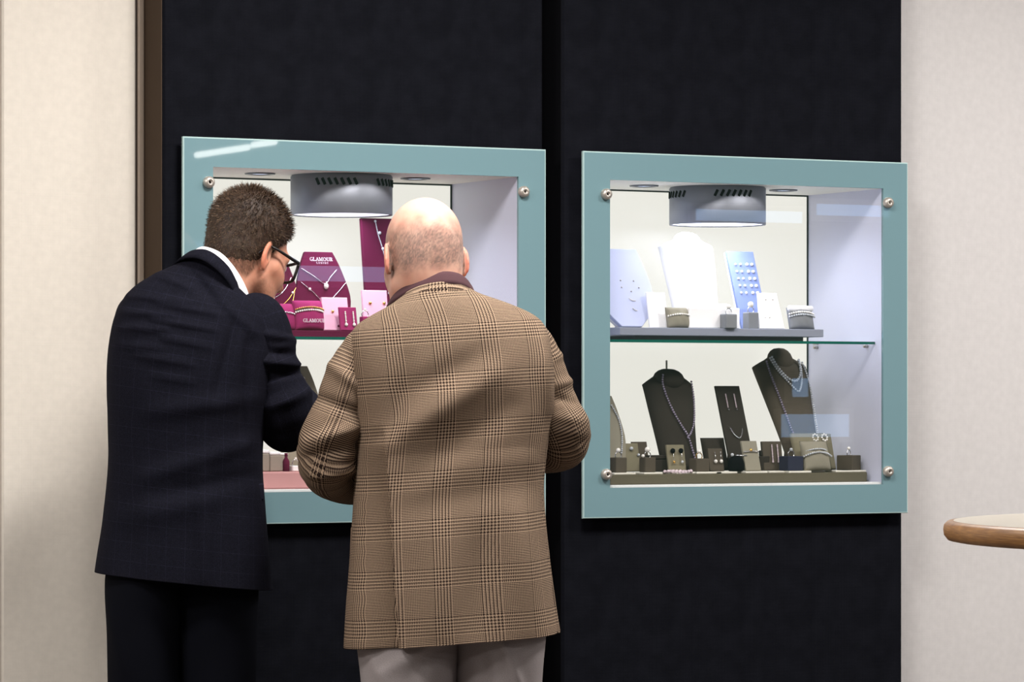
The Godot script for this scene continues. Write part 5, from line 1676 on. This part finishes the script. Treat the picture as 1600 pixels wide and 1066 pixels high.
		tube(arm, [Vector3(s * 0.066, 0.016, -0.102), Vector3(s * 0.075, 0.017, -0.092), Vector3(s * 0.083, 0.018, -0.02), Vector3(s * 0.083, 0.018, 0.012), Vector3(s * 0.081, -0.008, 0.034)], [0.0042, 0.0042, 0.003, 0.0024, 0.0016], 8)
		put("temple_arm", done(arm), M.frame_black, gl)
	var br := st0()
	tube(br, curve([Vector3(-0.009, 0.010, -0.113), Vector3(0, 0.013, -0.1225), Vector3(0.009, 0.010, -0.113)], 8), 0.0026, 6)
	put("bridge", done(br), M.frame_black, gl)
	# shirt collar and jacket
	put("shirt_collar", collar([Vector3(0.0082, 1.6007, -0.05), Vector3(0.0177, 1.6156, -0.015), Vector3(0.0367, 1.6252, 0.022), Vector3(0.0707, 1.6129, 0.044), Vector3(0.0966, 1.5884, 0.044), Vector3(0.1184, 1.5571, 0.028), Vector3(0.1333, 1.5258, 0), Vector3(0.1361, 1.5041, -0.05)], 60, Vector3(0.0735, 1.568, -0.03), Vector3(-0.014, -0.022, 0.012), 0.03, 0.0022, 0.1, 1.0), M.shirt, t)
	var rows := [[Vector2(0.0054, 1.6007), Vector2(0.1252, 1.519), 0.062, -0.005, 2.0, 0.018], [Vector2(-0.0245, 1.5844), Vector2(0.1442, 1.5054), 0.080, -0.005, 2.1, 0.016], [Vector2(-0.0707, 1.5639), Vector2(0.1687, 1.4918), 0.098, -0.005, 2.2, 0.008], [Vector2(-0.1116, 1.5381), Vector2(0.185, 1.4728), 0.112, 0.0, 2.3], [Vector2(-0.1388, 1.5027), Vector2(0.1932, 1.4401), 0.125, 0.0, 2.3], [Vector2(-0.1565, 1.4537), Vector2(0.1932, 1.3939), 0.136, 0.0, 2.3], [Vector2(-0.166, 1.3884), Vector2(0.185, 1.334), 0.142, 0.0, 2.3], [Vector2(-0.1673, 1.3204), Vector2(0.1741, 1.2687), 0.142, 0.0, 2.3], [Vector2(-0.1646, 1.2524), Vector2(0.1646, 1.2116), 0.138, 0.0, 2.3], [Vector2(-0.1633, 1.1844), Vector2(0.1646, 1.1435), 0.136, 0.0, 2.3], [Vector2(-0.1673, 1.1163), Vector2(0.1687, 1.0755), 0.140, 0.0, 2.3], [Vector2(-0.1755, 1.0415), Vector2(0.1741, 1.0048), 0.146, 0.0, 2.4], [Vector2(-0.1864, 0.9721), Vector2(0.1809, 0.9313), 0.150, 0.0, 2.4], [Vector2(-0.1918, 0.9354), Vector2(0.185, 0.8959), 0.151, 0.0, 2.4]]
	var jacket := put("jacket", torso(rows, 9, 220, FOLDS1, 0.16, 0.0, nz, [Vector2(0.0476, 1.1027), Vector2(0.0381, 0.8986), 0.006]), M.suit, t)
	put("sleeve", sleeve([Vector3(0.1088, 1.4809, 0), Vector3(0.1469, 1.4673, 0.006), Vector3(0.166, 1.4088, 0.012), Vector3(0.1823, 1.3476, 0.006), Vector3(0.2054, 1.285, -0.005), Vector3(0.2177, 1.2469, -0.05), Vector3(0.2381, 1.2592, -0.13), Vector3(0.2558, 1.2796, -0.23)], [0.035, 0.064, 0.067, 0.065, 0.066, 0.060, 0.052, 0.046], 110, 72, FOLDS1R, 0.16, Vector2(0.02, 0.03), nz, [[0.30, 0.012, 0.003, 0.0], [0.42, 0.012, -0.006, 0.0], [0.62, 0.02, -0.004, 1.0]]), M.suit, jacket)
	put("sleeve", sleeve([Vector3(-0.0735, 1.4973, -0.03), Vector3(-0.0925, 1.4782, -0.04), Vector3(-0.0993, 1.402, -0.06), Vector3(-0.1034, 1.3204, -0.08), Vector3(-0.0952, 1.266, -0.12), Vector3(-0.0517, 1.2592, -0.17), Vector3(0.0109, 1.2714, -0.24)], [0.035, 0.056, 0.060, 0.058, 0.058, 0.052, 0.045], 90, 56, [], 0.16, Vector2(0.02, 0.03), nz), M.suit, jacket)
	put("collar", collar([Vector3(-0.0122, 1.5844, -0.06), Vector3(-0.0068, 1.5993, -0.02), Vector3(0.0109, 1.6156, 0.02), Vector3(0.0381, 1.6184, 0.048), Vector3(0.0639, 1.6061, 0.06), Vector3(0.0912, 1.5803, 0.06), Vector3(0.1075, 1.5517, 0.048), Vector3(0.1224, 1.5231, 0.02), Vector3(0.1361, 1.4973, -0.03)], 60, Vector3(0.0653, 1.5571, -0.03), Vector3(-0.014, -0.026, 0.014), 0.03, 0.0034, 0.16, 0.8), M.suit, jacket)
	st = st0()
	box(st, Vector3(-0.024, -0.018, -0.004), Vector3(0.024, 0.018, 0.004), 0.003, Transform3D(Basis(Vector3.UP, 0.75) * Basis(Vector3.BACK, 0.0), Vector3(0.1469, 1.1054, 0.063)))
	put("pocket_flap", done(st), M.suit, jacket)
	var fl := [[-0.1633, 0.9191, -0.1293, 0.7354, 0.014, 0.006]]
	var tr := put("trousers", leg_mesh([[Vector3(-0.0748, 1.0211, 0), 0.095, 0.12], [Vector3(-0.0844, 0.9191, 0), 0.083, 0.118], [Vector3(-0.0871, 0.7, 0), 0.079, 0.108], [Vector3(-0.0816, 0.4633, -0.02), 0.078, 0.09], [Vector3(-0.0816, 0.2184, 0), 0.072, 0.085], [Vector3(-0.0816, 0.0334, 0), 0.072, 0.09]], 14, 56, fl, nz), M.suit_trousers, t)
	put("trouser_leg", leg_mesh([[Vector3(0.0612, 1.0211, -0.03), 0.1, 0.12], [Vector3(0.0612, 0.9191, -0.03), 0.095, 0.118], [Vector3(0.0626, 0.7, -0.03), 0.086, 0.108], [Vector3(0.0653, 0.4633, -0.05), 0.078, 0.09], [Vector3(0.0653, 0.2184, -0.03), 0.072, 0.085], [Vector3(0.0653, 0.0334, -0.03), 0.072, 0.09]], 14, 56, [], nz), M.suit_trousers, tr)
	shoe(t, Vector3(-0.0816, 0.0007, 0), -0.1)
	shoe(t, Vector3(0.0653, 0.0007, -0.03), -0.5)

# ---------------------------------------------------------------- everything
func _ready() -> void:
	# camera: level, the lens shifted up a little
	var cam := Camera3D.new()
	cam.name = "camera"
	cam.projection = Camera3D.PROJECTION_FRUSTUM
	cam.near = 0.1
	cam.far = 60.0
	cam.size = 0.018702
	cam.frustum_offset = Vector2(0.0, 0.001614)
	cam.position = Vector3(-3.9948, 1.3, 7.546)
	cam.rotation.y = -0.486886
	add_child(cam)
	cam.current = true
	# surroundings: indoors, no sky in view
	var env := Environment.new()
	env.background_mode = Environment.BG_COLOR
	env.background_color = Color(0.0, 0.0, 0.0)
	env.tonemap_mode = Environment.TONE_MAPPER_LINEAR
	env.tonemap_exposure = EXPOSURE
	env.sdfgi_enabled = true
	env.ssao_enabled = true
	env.ssil_enabled = true
	var we := WorldEnvironment.new()
	we.name = "surroundings"
	we.environment = env
	add_child(we)
	rng.seed = 7
	make_materials()
	build_hall()
	vitrine(-0.3705, "lit wall display window with teal glass border, left one, behind the two men", [-31.0, 42.0, 140.0], 0.45, 0.8)
	vitrine(0.6515, "lit wall display window with teal glass border, right one, full of busts and black ring blocks", [-11.0, -96.0, 100.0], -0.45, 1.0)
	build_navy_man()
	build_bald_man()
	build_table()
	displays_right_lower()
	displays_right_upper()
	displays_left_upper()
	displays_left_lower()
